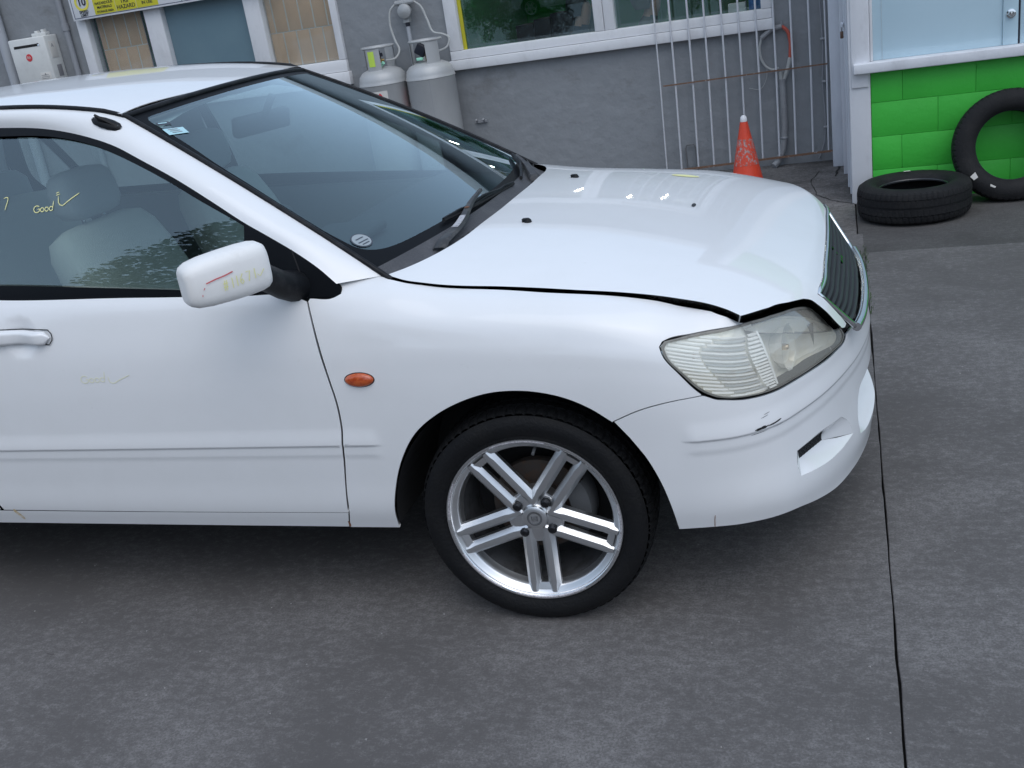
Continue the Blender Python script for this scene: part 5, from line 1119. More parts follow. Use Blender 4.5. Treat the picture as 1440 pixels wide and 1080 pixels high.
# water heater
M['heater'] = mat('cream_white_enamel', (.66, .665, .64), .4, coat=.3, vary=[(9, (.58, .58, .56), .5, .75, (1, 1, 1))]); M['heater_side'] = mat('heater_side_panel', (.52, .52, .50), .5); M['paper'] = mat('pale_paper_label', (.62, .60, .56), .7); M['grey_print'] = mat('grey_print', (.22, .22, .23), .7); M['red_print'] = mat('red_print', (.62, .04, .05), .5)
ht = empty('water_heater', (-6.0, 5.12, 1.36), 'cream wall mounted gas water heater with a dark slot and red round logo', 'water heater')
hx0, hx1, hy0, hz0, hz1 = -6.235, -5.845, 5.02, 1.30, 1.755
box('cabinet', (hx0, hy0, hz0), (hx1, WY - .002, hz1), M['heater'], ht, .012); box('exhaust_slot', (-6.185, hy0 - .003, 1.675), (-5.925, hy0 + .01, 1.698), M['matt_black'], ht, .004); MB().lathe([(.0, 0), (.012, -.002), (.012, .01)], 16, (-5.918, hy0 - .004, 1.690), 'Y').build('slot_end', M['chrome'], ht, smooth=True)
lg = MB(); lg.lathe([(.0, -.003), (.031, -.003), (.032, .002)], 28, (-6.052, hy0, 1.59), 'Y'); lg.build('logo_disc', M['red_print'], ht); text('logo_letters', 'Rh', .036, (-6.052, hy0 - .0045, 1.59), (R(90), 0, 0), M['paper'], ht)
box('notice', (-5.985, hy0 - .002, 1.375), (-5.875, hy0 + .002, 1.45), M['paper'], ht, .0005); box('bottom_label', (-6.19, hy0 - .002, 1.325), (-6.02, hy0 + .002, 1.345), M['grey_print'], ht, .0005)
for k in range(4): box('notice_line', (-5.975, hy0 - .003, 1.385 + k * .014), (-5.89 - .01 * (k % 2), hy0 - .001, 1.389 + k * .014), M['grey_print'], ht, .0003)
box('side_notice', (hx1 - .002, 5.06, 1.56), (hx1 + .002, 5.15, 1.70), M['paper'], ht, .0005); box('side_label', (hx1 - .002, 5.09, 1.40), (hx1 + .002, 5.15, 1.50), M['grey_print'], ht, .0005)
text('notice_mark', 'A', .045, (hx1 + .003, 5.10, 1.665), (R(90), 0, R(90)), M['grey_print'], ht); text('notice_mark', 'A', .03, (-5.93, hy0 - .004, 1.435), (R(90), 0, 0), M['grey_print'], ht)
mb = MB(); mb.box((-5.93, 5.10, 1.768), (.15, .06, .03)); mb.box((-5.96, 5.10, 1.785), (.03, .04, .03)); mb.box((-5.89, 5.10, 1.788), (.03, .04, .035)); mb.build('top_bracket', M['heater'], ht, bevel=.003)
# safety sign
M['sign_white'] = mat('sign_white', (.72, .73, .75), .4); M['sign_yellow'] = mat('sign_yellow', (.70, .64, .05), .4); M['sign_ink'] = mat('sign_black_print', (.015, .017, .03), .5); M['sign_blue'] = mat('sign_navy_line', (.03, .04, .10), .5); M['ring_yellow'] = mat('sign_ring_yellow', (.75, .66, .10), .4)
sg_ = empty('safety_sign', (-4.7, 5.13, 1.83), 'long safety notice board with yellow panels fixed over the teal window', 'sign'); SY = 5.105
box('board', (-5.555, SY, 1.825), (-3.62, SY + .012, 2.38), M['sign_white'], sg_, .002); mb = MB()
for a, b, c, d in ((-5.535, -3.64, 1.840, 1.845), (-5.535, -5.530, 1.840, 2.37), (-4.45, -4.446, 1.845, 2.37)): mb.box(((a + b) / 2, SY - .0006, (c + d) / 2), (b - a, .001, d - c))
mb.build('border_line', M['sign_blue'], sg_)
for a, b in ((-5.315, -5.098), (-5.094, -4.890), (-4.886, -4.675)): box('yellow_panel', (a, SY - .002, 1.848), (b, SY + .001, 2.36), M['sign_yellow'], sg_, .0005)
def st(body, x, z, size, m=M['sign_ink'], bold=.0006): text('lettering', body, size, (x, SY - .0032, z), (R(90), 0, 0), m, sg_, .0004, bold=bold)
mb = MB(); mb.lathe([(.050, -.0025), (.072, -.0025)], 36, (-5.425, SY, 1.965), 'Y'); mb.build('speed_ring', M['ring_yellow'], sg_); st('10', -5.425, 1.965, .085, bold=.002); st('SPEED', -5.425, 1.887, .034); st('LIMIT', -5.425, 1.860, .034)
st('HAZARDOUS', -5.206, 1.935, .030); st('MATERIALS', -5.206, 1.902, .030); st('STORAGE AREA', -5.206, 1.867, .024); st('TRIP', -4.992, 1.922, .048); st('HAZARD', -4.992, 1.878, .046); st('FORKLIFT', -4.780, 1.918, .036); st('IN USE', -4.780, 1.883, .036)
# gas cylinders
M['cyl'] = mat('silver_grey_cylinder_paint', (.46, .47, .47), .45, .2, bump=(90, .08), vary=[(3, (.40, .405, .41), .4, .7, (1, 1, .5)), (30, (.14, .12, .10), .70, .77, (1, 1, 1))]); M['brass'] = mat('brass_valve', (.35, .25, .10), .4, .8); M['lime'] = mat('lime_label', (.55, .75, .10), .5); M['black_pl'] = mat('black_cap', (.012, .014, .025), .5); M['mint'] = mat('mint_plastic', (.35, .75, .55), .5)
def cylinder(x, y, label, turn, extras):
    t = empty('gas_cylinder', (x, y, 0), label, 'gas cylinder', 'gas cylinders standing against the grey wall'); r_ = .192
    MB().lathe([(.165, .0), (.165, .06)], 40, (x, y, 0)).build('foot_ring', M['cyl'], t, smooth=True)
    prof = [(.0, .05), (.12, .052), (.17, .075), (r_, .13), (r_, .50), (r_ + .001, .985), (r_ + .0035, .989), (r_ + .0035, .997), (r_ + .001, 1.001), (r_ * .995, 1.02), (r_ * .95, 1.055), (r_ * .82, 1.085), (r_ * .6, 1.105), (r_ * .3, 1.115), (.03, 1.118)]
    MB().lathe(prof, 64, (x, y, 0)).build('body', M['cyl'], t, smooth=True, sharp=40); MB().lathe([(r_ + .0015, .984), (r_ + .0055, .988), (r_ + .0055, .992), (r_ + .0015, .996)], 64, (x, y, 0)).build('weld_seam', M['cyl'], t, smooth=True)
    # collar of curved plates with a rolled ring on top
    cr = .128
    for a0, a1 in ((turn - 28, turn + 24), (turn + 125, turn + 175), (turn + 215, turn + 262)): MB().lathe([(cr, 1.085), (cr, 1.268), (cr - .006, 1.268), (cr - .006, 1.085), (cr, 1.085)], 12, (x, y, 0), a0=R(a0), a1=R(a1)).build('collar_plate', M['cyl'], t, smooth=True, sharp=40)
    MB().tube([(x + (cr - .002) * math.cos(a), y + (cr - .002) * math.sin(a), 1.270) for a in np.linspace(0, 2 * math.pi, 40, endpoint=False)], .0095, 8, closed=True).build('collar_ring', M['cyl'], t, smooth=True)
    mb = MB(); mb.tube([(x, y, 1.11), (x, y, 1.19)], .018, 10); mb.tube([(x - .035, y - .01, 1.165), (x + .035, y + .01, 1.165)], .012, 8); mb.build('valve', M['brass'], t, smooth=True)
    MB().lathe([(0, 1.225), (.030, 1.222), (.032, 1.195), (.0, 1.19)], 14, (x, y, 0)).build('valve_wheel', M['black_pl'], t, smooth=True)
    return t, r_, cr
def cyl_patch(name, t, x, y, r_, a0, a1, z0, z1, m, off=.002): return MB().lathe([(r_ + off, z0), (r_ + off, z1)], 10, (x, y, 0), a0=R(a0), a1=R(a1)).build(name, m, t, smooth=True)
CX1, CX2, CYY = -2.712, -2.305, 4.965
t1, r_, cr = cylinder(CX1, CYY, 'silver gas cylinder by the window with a lime tag and red diamond label', -88, 0)
cyl_patch('lime_tag', t1, CX1, CYY, cr, -108, -84, 1.13, 1.245, M['lime']); cyl_patch('label', t1, CX1, CYY, r_, -104, -62, .80, .945, M['paper'])
def on_cyl(x, y, r__, a, z, off): return Vector((x + (r__ + off) * math.cos(R(a)), y + (r__ + off) * math.sin(R(a)), z))
dm = MB(); cA, cZ = -80, .862
P4 = [on_cyl(CX1, CYY, r_, cA + da, cZ + dz, .0035) for da, dz in ((0, .070), (20, 0), (0, -.070), (-20, 0))]; Q4 = [on_cyl(CX1, CYY, r_, cA + da, cZ + dz, .0042) for da, dz in ((0, .045), (12.5, 0), (0, -.045), (-12.5, 0))]
dm.add(P4 + Q4, [(0, 1, 5, 4), (1, 2, 6, 5), (2, 3, 7, 6), (3, 0, 4, 7)]); dm.build('red_diamond', M['red_print'], t1)
fl = MB(); fl.add([on_cyl(CX1, CYY, r_, cA + da, cZ + dz, .0042) for da, dz in ((-4, -.025), (4, -.025), (5, -.005), (1.5, .006), (1, .026), (-3, .008), (-5, -.008))], [tuple(range(7))]); fl.build('flame_symbol', M['sign_ink'], t1)
for k in range(3): cyl_patch('label_line', t1, CX1, CYY, r_, -103 + k, -94, .925 - k * .012, .930 - k * .012, M['grey_print'], .003)
MB().tube([(CX1 + .01, CYY - .05, 1.14), (CX1 + .04, CYY - .085, 1.20), (CX1 + .03, CYY - .06, 1.24)], .010, 8).build('hose_tail', M['black_pl'], t1, smooth=True); MB().tube([(CX1 + .03, CYY - .06, 1.13), (CX1 + .06, CYY - .07, 1.15)], .014, 8).build('green_fitting', M['mint'], t1, smooth=True)
t2, r_, cr = cylinder(CX2, CYY, 'silver gas cylinder under the pipe with a black cap showing in its collar', -45, 0)
mb = MB(); mb.box((CX2 - .02, CYY - .06, 1.205), (.085, .05, .085), Matrix.Rotation(R(35), 3, 'Y')); mb.build('black_cap', M['black_pl'], t2, bevel=.01); mb = MB(); mb.box((CX2 - .03, CYY - .09, 1.140), (.05, .03, .022)); mb.build('mint_tag', M['mint'], t2, bevel=.004)
cyl_patch('edge_label', t2, CX2, CYY, r_, -172, -158, .72, .92, M['red_print']); cyl_patch('white_label', t2, CX2, CYY, r_, -158, -150, .73, .90, M['paper']); cyl_patch('vertical_weld', t2, CX2, CYY, r_, -75, -74.2, .14, .985, M['grey_bracket'], .001)
# regulator with its two hoses
M['reg'] = mat('grey_cast_regulator', (.38, .39, .39), .5, .3); M['hose'] = mat('pale_grey_hose', (.42, .43, .42), .5)
rg = empty('gas_regulator', (-2.49, 5.14, 1.2), 'grey gas regulator on the wall above the cylinders with two looped hoses', 'regulator')
mb = MB(); mb.lathe([(0, -.05), (.03, -.048), (.055, -.035), (.058, -.028), (.058, -.018), (.04, -.005), (.035, .05)], 24, (-2.485, 5.12, 1.50), 'Y'); mb.box((-2.487, 5.13, 1.445), (.05, .05, .06)); mb.box((-2.49, 5.14, 1.585), (.10, .05, .05)); mb.tube([(-2.56, 5.12, 1.565), (-2.40, 5.12, 1.565)], .02, 10); mb.build('regulator_body', M['reg'], rg, smooth=True)
MB().tube([(-2.488, 5.13, 1.42), (-2.488, 5.13, 1.385)], .018, 10).build('black_coupling', M['black_pl'], rg, smooth=True); MB().tube([(-2.488, 5.13, 1.39), (-2.492, 5.13, 1.10)], .016, 10).build('outlet_pipe', M['pale_pipe'], rg, smooth=True)
def sm_path(P, n=40): return [Vector(p) for p in resample(P, n)]
MB().tube(sm_path([(-2.555, 5.12, 1.565), (-2.600, 5.11, 1.53), (-2.625, 5.10, 1.43), (-2.60, 5.08, 1.30), (-2.565, 5.05, 1.215), (-2.59, 5.0, 1.165), (-2.66, 4.97, 1.16)]), .0085, 8).build('hose_line', M['hose'], rg, smooth=True)
MB().tube(sm_path([(-2.405, 5.12, 1.565), (-2.355, 5.11, 1.53), (-2.305, 5.09, 1.42), (-2.255, 5.06, 1.315), (-2.185, 5.05, 1.295), (-2.135, 5.05, 1.265), (-2.150, 5.03, 1.20), (-2.22, 5.0, 1.175), (-2.29, 4.97, 1.165)]), .0085, 8).build('hose_line', M['hose'], rg, smooth=True)
# barred gate
M['bar'] = mat('white_chipped_bar', (.62, .63, .66), .55, bump=(50, .3), vary=[(22, (.28, .17, .10), .66, .74, (1, 1, .35))]); M['rusty_bar'] = mat('rusty_flat_bar', (.20, .115, .075), .85, bump=(80, .5), vary=[(30, (.42, .38, .36), .58, .66, (1, 1, 1))])
gt2 = empty('barred_gate', (.07, 5.11, 0), 'white chipped security gate of thin bars against the grey wall', 'gate'); GY = 5.11
bx = [-.535, -.420, -.290, -.170, -.046, .074, .197, .320, .440, .564, .674]
for i, x in enumerate(bx): zb_ = .045 + (x + .535) / 1.21 * .040; MB().tube([(x - .004, GY, zb_), (x + .004, GY + .004 * (i % 3), .7), (x + .002, GY, 2.35)], .0072 if i not in (0, 10) else .0055, 8).build('bar', M['bar'], gt2, smooth=True)
mb = MB(); mb.box((0, 0, 0), (1.0, 1.0, 1.0)); 
def flat(name, xa, xb, za, zb2, m, h=.014): V = [(xa, GY - .011, za - h / 2), (xb, GY - .011, zb2 - h / 2), (xb, GY - .011, zb2 + h / 2), (xa, GY - .011, za + h / 2)]; mb = MB(); mb.add(V + [(p[0], p[1] + .004, p[2]) for p in V], [(0, 1, 2, 3), (7, 6, 5, 4), (0, 4, 5, 1), (1, 5, 6, 2), (2, 6, 7, 3), (3, 7, 4, 0)]); return mb.build(name, m, gt2)
flat('bottom_bar', -.56, .70, .045, .088, M['rusty_bar'], .016); flat('middle_bar', -.51, .685, .694, .716, M['rusty_bar'], .010); flat('top_bar', -.56, .70, 2.35, 2.36, M['rusty_bar'])
# hose and conduit on the wall
M['red_hose'] = mat('red_hose', (.50, .10, .07), .55); M['conduit'] = mat('grey_conduit', (.30, .31, .32), .5, vary=[(12, (.24, .24, .25), .45, .7, (1, 1, 1))])
hz = empty('wall_hose', (.33, 5.16, 0), 'looped grey and red hose feeding a grey conduit behind the gate', 'hose'); HY = 5.165
MB().tube(sm_path([(.376, HY, 1.01), (.305, HY, .998), (.228, HY, .945)], 16), .017, 10).build('grey_hose', M['conduit'], hz, smooth=True); MB().tube(sm_path([(.376, HY, 1.01), (.412, HY, .975), (.430, HY, .90), (.425, HY, .785)], 20), .0125, 10).build('red_hose', M['red_hose'], hz, smooth=True)
MB().tube(sm_path([(.425, HY, .785), (.405, HY, .71), (.372, HY, .63)], 12), .015, 10).build('grey_hose', M['hose'], hz, smooth=True); MB().tube(sm_path([(.228, HY, .945), (.212, HY, .87), (.222, HY, .79), (.255, HY, .735), (.30, HY, .712), (.34, HY, .72)], 24), .009, 8).build('thin_hose', M['hose'], hz, smooth=True)
MB().tube(sm_path([(.360, HY - .01, .64), (.362, HY - .01, .45), (.356, HY - .01, .23), (.335, HY - .015, .11), (.305, HY - .03, .045), (.27, HY - .06, .012)], 30), .025, 12).build('conduit_run', M['conduit'], hz, smooth=True); MB().lathe([(.027, .20), (.030, .205), (.030, .215), (.027, .22)], 14, (.355, HY - .01, 0)).build('clip', M['grey_bracket'], hz, smooth=True); MB().tube([(.352, HY - .01, .69), (.354, HY - .01, .63)], .014, 8).build('stub', M['hose'], hz, smooth=True)
MB().tube(sm_path([(.255, HY, .735), (.25, HY - .005, .66), (.20, HY - .005, .585), (.12, HY - .005, .60)], 20), .002, 5).build('loose_wire', M['hose'], hz, smooth=True); MB().tube([(.376, HY, 1.0), (.376, HY, 1.045)], .006, 6).build('hook', M['grey_bracket'], hz)
cb = empty('wall_cable', (.65, 5.17, 0), 'thin grey cable clipped up the wall beside the gate', 'cable'); MB().tube(sm_path([(.60, 5.17, .03), (.635, 5.17, .12), (.655, 5.17, .3), (.645, 5.17, .55), (.655, 5.17, .8), (.645, 5.17, 1.2), (.655, 5.17, 2.3)], 60), .006, 6).build('cable_run', M['grey_pipe'], cb, smooth=True)
for z in (.25, .58, .88): box('cable_clip', (.640, 5.155, z), (.672, 5.185, z + .014), M['grey_bracket'], cb, .002)
# grey socket box low on the wall
M['smoke'] = mat('old_grey_outlet_plastic', (.16, .165, .17), .6); sk = empty('floor_vent', (-.345, 5.17, 0), 'small grey upright vent frame low on the wall behind the gate', 'vent'); MB().tube([(-.385, 5.17, .02), (-.39, 5.17, .20), (-.38, 5.17, .225), (-.325, 5.17, .225), (-.315, 5.17, .20), (-.31, 5.17, .02)], .006, 6).build('wire_frame', M['smoke'], sk, smooth=True); box('foot_block', (-.39, 5.13, 0), (-.30, 5.19, .05), M['smoke'], sk, .004)

# ------------------------------------------------------------------ green block unit on the right
M['green'] = mat('bright_green_block_paint', (.05, .50, .05), .55, bump=(34, .35, 7, .006), vary=[(2.4, (.042, .44, .042), .4, .7, (1, 1, 1)), (20, (.07, .54, .065), .6, .8, (1, 1, 1)), (5.5, (.040, .30, .040), .66, .80, (1, 1, 1.6)), (70, (.03, .26, .03), .70, .78, (1, 1, 1))]); M['green_joint'] = mat('green_joint_paint', (.035, .38, .035), .7)
GF = 3.75; gu = empty('green_block_building', (1.8, GF, 0), 'bright green painted concrete block building with white corner post and pale window', 'building')
gw_ = box('block_wall', (.946, GF + .008, -.02), (6.2, GF + .19, .780), M['green_joint'], gu, .001)
for ci, (z0, z1, off) in enumerate(((-.02, .1885, 1.317), (.1925, .3905, 1.117), (.3945, .5955, 1.321), (.5995, .7795, 1.124))):
    xs = [.946] + [off + .403 * k for k in range(0, 13)]
    for a, b in zip(xs[:-1], xs[1:]):
        if b - a > .05: box('block', (a + .0008, GF + .0015 * ((ci * 7 + int(a * 10)) % 3) / 2, z0 - .0012), (b - .0008, GF + .10, z1 + .0012), M['green'], gw_, .0016)
cpost = box('corner_post', (.822, GF - .02, -.01), (.944, GF + .10, 3.0), M['white_wood_worn'], gu, .006); box('post_trim', (.838, GF - .034, .70), (.935, GF - .022, 3.0), M['white_wood_worn'], cpost, .003)
box('sill', (.850, GF - .085, .783), (6.2, GF + .12, .842), M['white_wood_worn'], gu, .006); box('window_side', (.946, GF - .012, .844), (.962, GF + .08, 2.4), M['white_wood'], gu, .003)
M['pale_pane'] = mat('pale_blue_filmed_pane', (.50, .66, .74), .12, spec=.5, coat=.6, vary=[(1.4, (.46, .62, .70), .4, .7, (1, 1, 1))]); M['pane_edge'] = mat('pale_grey_sash', (.48, .58, .63), .35)
pn = box('window_pane', (.963, GF + .015, .843), (1.665, GF + .022, 2.4), M['pale_pane'], gu, .0005); box('sash_stile', (1.6655, GF + .004, .843), (1.745, GF + .022, 2.4), M['pale_pane'], gu, .002); box('sash_line', (1.012, GF + .0125, .843), (1.016, GF + .015, 2.4), M['pane_edge'], pn, .0004)
lk = MB(); lk.lathe([(0, -.030), (.014, -.029), (.017, -.022), (.017, -.008), (.025, -.006), (.026, .004)], 22, (1.706, GF, 1.013), 'Y'); lk.build('round_lock', M['chrome'], gu, smooth=True); box('window_pane', (1.757, GF + .015, .843), (6.1, GF + .022, 2.4), M['pale_pane'], gu, .0005); box('end_wall', (6.1, GF + .024, 0), (6.2, 9, 3.0), M['green'], gu, .004); box('rear_wall', (.99, 8.9, 0), (6.1, 9, 3.0), M['green'], gu, .004); box('sash_gap', (1.7455, GF + .012, .843), (1.7565, GF + .02, 2.4), M['sign_ink'], gu, .0005)
box('upper_wall', (.946, GF + .0, 2.402), (6.2, GF + .19, 3.0), M['green'], gu, .004); box('roof', (.62, GF - .06, 3.0), (6.6, 9, 3.12), M['roof_metal'], gu, .004)
M['white_board'] = mat('bluish_white_board', (.66, .69, .74), .55, vary=[(6, (.56, .59, .64), .5, .72, (1, 1, .3)), (18, (.30, .29, .30), .71, .77, (1, 1, .4))])
sd_ = box('side_wall', (.835, GF + .102, 0), (.99, 5.6, 3.0), M['white_board'], gu, .003)
for i, (a, b, x) in enumerate(((3.86, 4.05, .812), (4.06, 4.28, .800), (4.30, 4.62, .806), (4.64, 4.92, .775), (4.93, 5.195, .702))): box('side_board', (x, a, .03 if i < 3 else .0), (.836, b, 3.0), M['white_board'], sd_, .004)
M['hasp'] = mat('dull_steel_hasp', (.35, .35, .36), .4, .9); M['padlock'] = mat('bronze_padlock', (.16, .10, .075), .4, .6)
pl = MB(); pl.box((.790, 4.10, .985), (.02, .035, .042)); pl_ = pl.build('padlock_body', M['padlock'], gu, bevel=.004); MB().tube(sm_path([(.79, 4.09, 1.005), (.79, 4.09, 1.03), (.79, 4.10, 1.04), (.79, 4.11, 1.03), (.79, 4.11, 1.005)], 14), .0035, 6).build('shackle', M['hasp'], pl_, smooth=True); box('hasp', (.784, 4.03, 1.035), (.80, 4.16, 1.06), M['white_board'], gu, .004)
# ------------------------------------------------------------------ cone and loose tyres
M['cone'] = mat('faded_orange_red_cone', (.72, .065, .025), .5, bump=(70, .25), vary=[(9, (.62, .055, .03), .45, .7, (1, 1, 1)), (36, (.62, .30, .26), .74, .80, (1, 1, 1))]); M['cone_tip'] = mat('white_cone_tip', (.78, .78, .80), .5); M['cone_band'] = mat('peeling_reflective_band', (.40, .31, .30), .6, vary=[(60, (.66, .07, .035), .43, .48, (1, 1, .7)), (26, (.20, .17, .16), .60, .66, (1, 1, 1))])
cn = empty('traffic_cone', (.14, 4.30, 0), 'scuffed orange traffic cone with a white tip standing beyond the bonnet', 'traffic cone'); co = (.14, 4.30, 0)
def cr_(z): return .118 - (.118 - .021) * ((z - .03) / .475)
mb = MB(); mb.box((.14, 4.30, .018), (.34, .34, .030)); mb.build('base_plate', M['cone'], cn, bevel=.01); MB().lathe([(cr_(z), z) for z in (.03, .06, .10, .20, .30, .40, .488)], 36, co).build('cone_body', M['cone'], cn, smooth=True); MB().lathe([(cr_(z) + .0014, z) for z in (.20, .26, .32, .375)], 36, co).build('reflective_band', M['cone_band'], cn, smooth=True); MB().lathe([(.0225, .488), (.0235, .50), (.020, .518), (.012, .528), (0, .531)], 24, co).build('white_tip', M['cone_tip'], cn, smooth=True)
def loose_tyre(label, m4, ro, ri, wd, sticker):
    t = empty('loose_tyre', m4.translation, label, 'tyre', 'loose tyres by the green wall'); inv_ = m4
    h = wd / 2
    sec = [(ri, -h * .66), (ri + .012, -h * .86), (ri + .035, -h * .97), (ri + (ro - ri) * .5, -h * 1.02), (ro - .035, -h * .97), (ro - .018, -h * .86)]
    mb = MB(); mb.lathe(sec, 72); mb.lathe([(a, -b) for a, b in sec], 72); mb.lathe([(ri, -h * .66), (ri + .004, -h * .5), (ri + .05, -h * .6), (ro - .022, -h * .55), (ro - .014, 0), (ro - .022, h * .55), (ri + .05, h * .6), (ri + .004, h * .5), (ri, h * .66)], 72); o = mb.build('carcass', M['tyre_old'], t, smooth=True, sharp=50, inv=True); o.data.transform(m4)
    tr = [(ro - .018, -h * .86), (ro - .009, -h * .80), (ro - .004, -h * .66), (ro - .001, -h * .50), (ro - .0065, -h * .49), (ro - .0065, -h * .43), (ro, -h * .42), (ro, -h * .07), (ro - .0065, -h * .06)]; tr = tr + [(a, -b) for a, b in tr[::-1]]; n = 240; V = []; F = []
    for r_, z in tr:
        for j in range(n):
            rr = r_ - (.004 if (j % 4 == 0 and abs(z) > h * .48) else .002 if (j % 4 == 2 and abs(z) < h * .43 and r_ > ro - .004) else 0); a = 2 * math.pi * (j + abs(z) * 14) / n; V.append((rr * math.cos(a), rr * math.sin(a), z))
    F = [(i * n + j, i * n + (j + 1) % n, (i + 1) * n + (j + 1) % n, (i + 1) * n + j) for i in range(len(tr) - 1) for j in range(n)]; mb = MB(); mb.add(V, F); o = mb.build('tread', M['tyre_old'], t); o.data.transform(m4)
    mb = MB(); mb.lathe([(ri + .001, h * .66), (ri - .004, h * .60), (ri - .002, h * .52), (ri + .006, h * .50)], 72); o = mb.build('bead', M['tyre_bead'], t, smooth=True); o.data.transform(m4)
    for a, rr, da, dr, m in sticker:
        P = [((rr + u * dr) * math.cos(R(a + v * da)), (rr + u * dr) * math.sin(R(a + v * da)), h * 1.03) for u, v in ((-1, -1), (-.6, 1), (.9, .8), (1, -.7))]; mb = MB(); mb.add(P, [(0, 1, 2, 3)]); o = mb.build('sticker_remnant', m, t); o.data.transform(m4)
    return t
M['tyre_old'] = mat('dusty_old_tyre', (.011, .0112, .0125), .7, spec=.25, bump=(120, .3), vary=[(6, (.022, .0215, .0215), .45, .7, (1, 1, 1)), (50, (.07, .068, .065), .66, .78, (1, 1, 1))]); M['tyre_bead'] = mat('shiny_bead_rubber', (.03, .032, .036), .25)
m4 = Matrix.Translation((1.158, 3.345, .100)) @ Euler((R(0), R(0), R(20))).to_matrix().to_4x4()
loose_tyre('black tyre lying flat on the ground beside the white corner post', m4, .312, .190, .198, [(75, .245, 5, .012, M['paper'])])
m4 = Matrix.Translation((1.700, 3.585, .300)) @ Matrix.Rotation(R(-13), 4, 'X') @ Matrix.Rotation(R(90), 4, 'X') @ Matrix.Rotation(R(0), 4, 'Z')
loose_tyre('black tyre standing on its tread, leaning against the green wall', m4, .318, .198, .185, [(218, .262, 4, .018, M['paper']), (244, .250, 4, .006, M['paper'])])
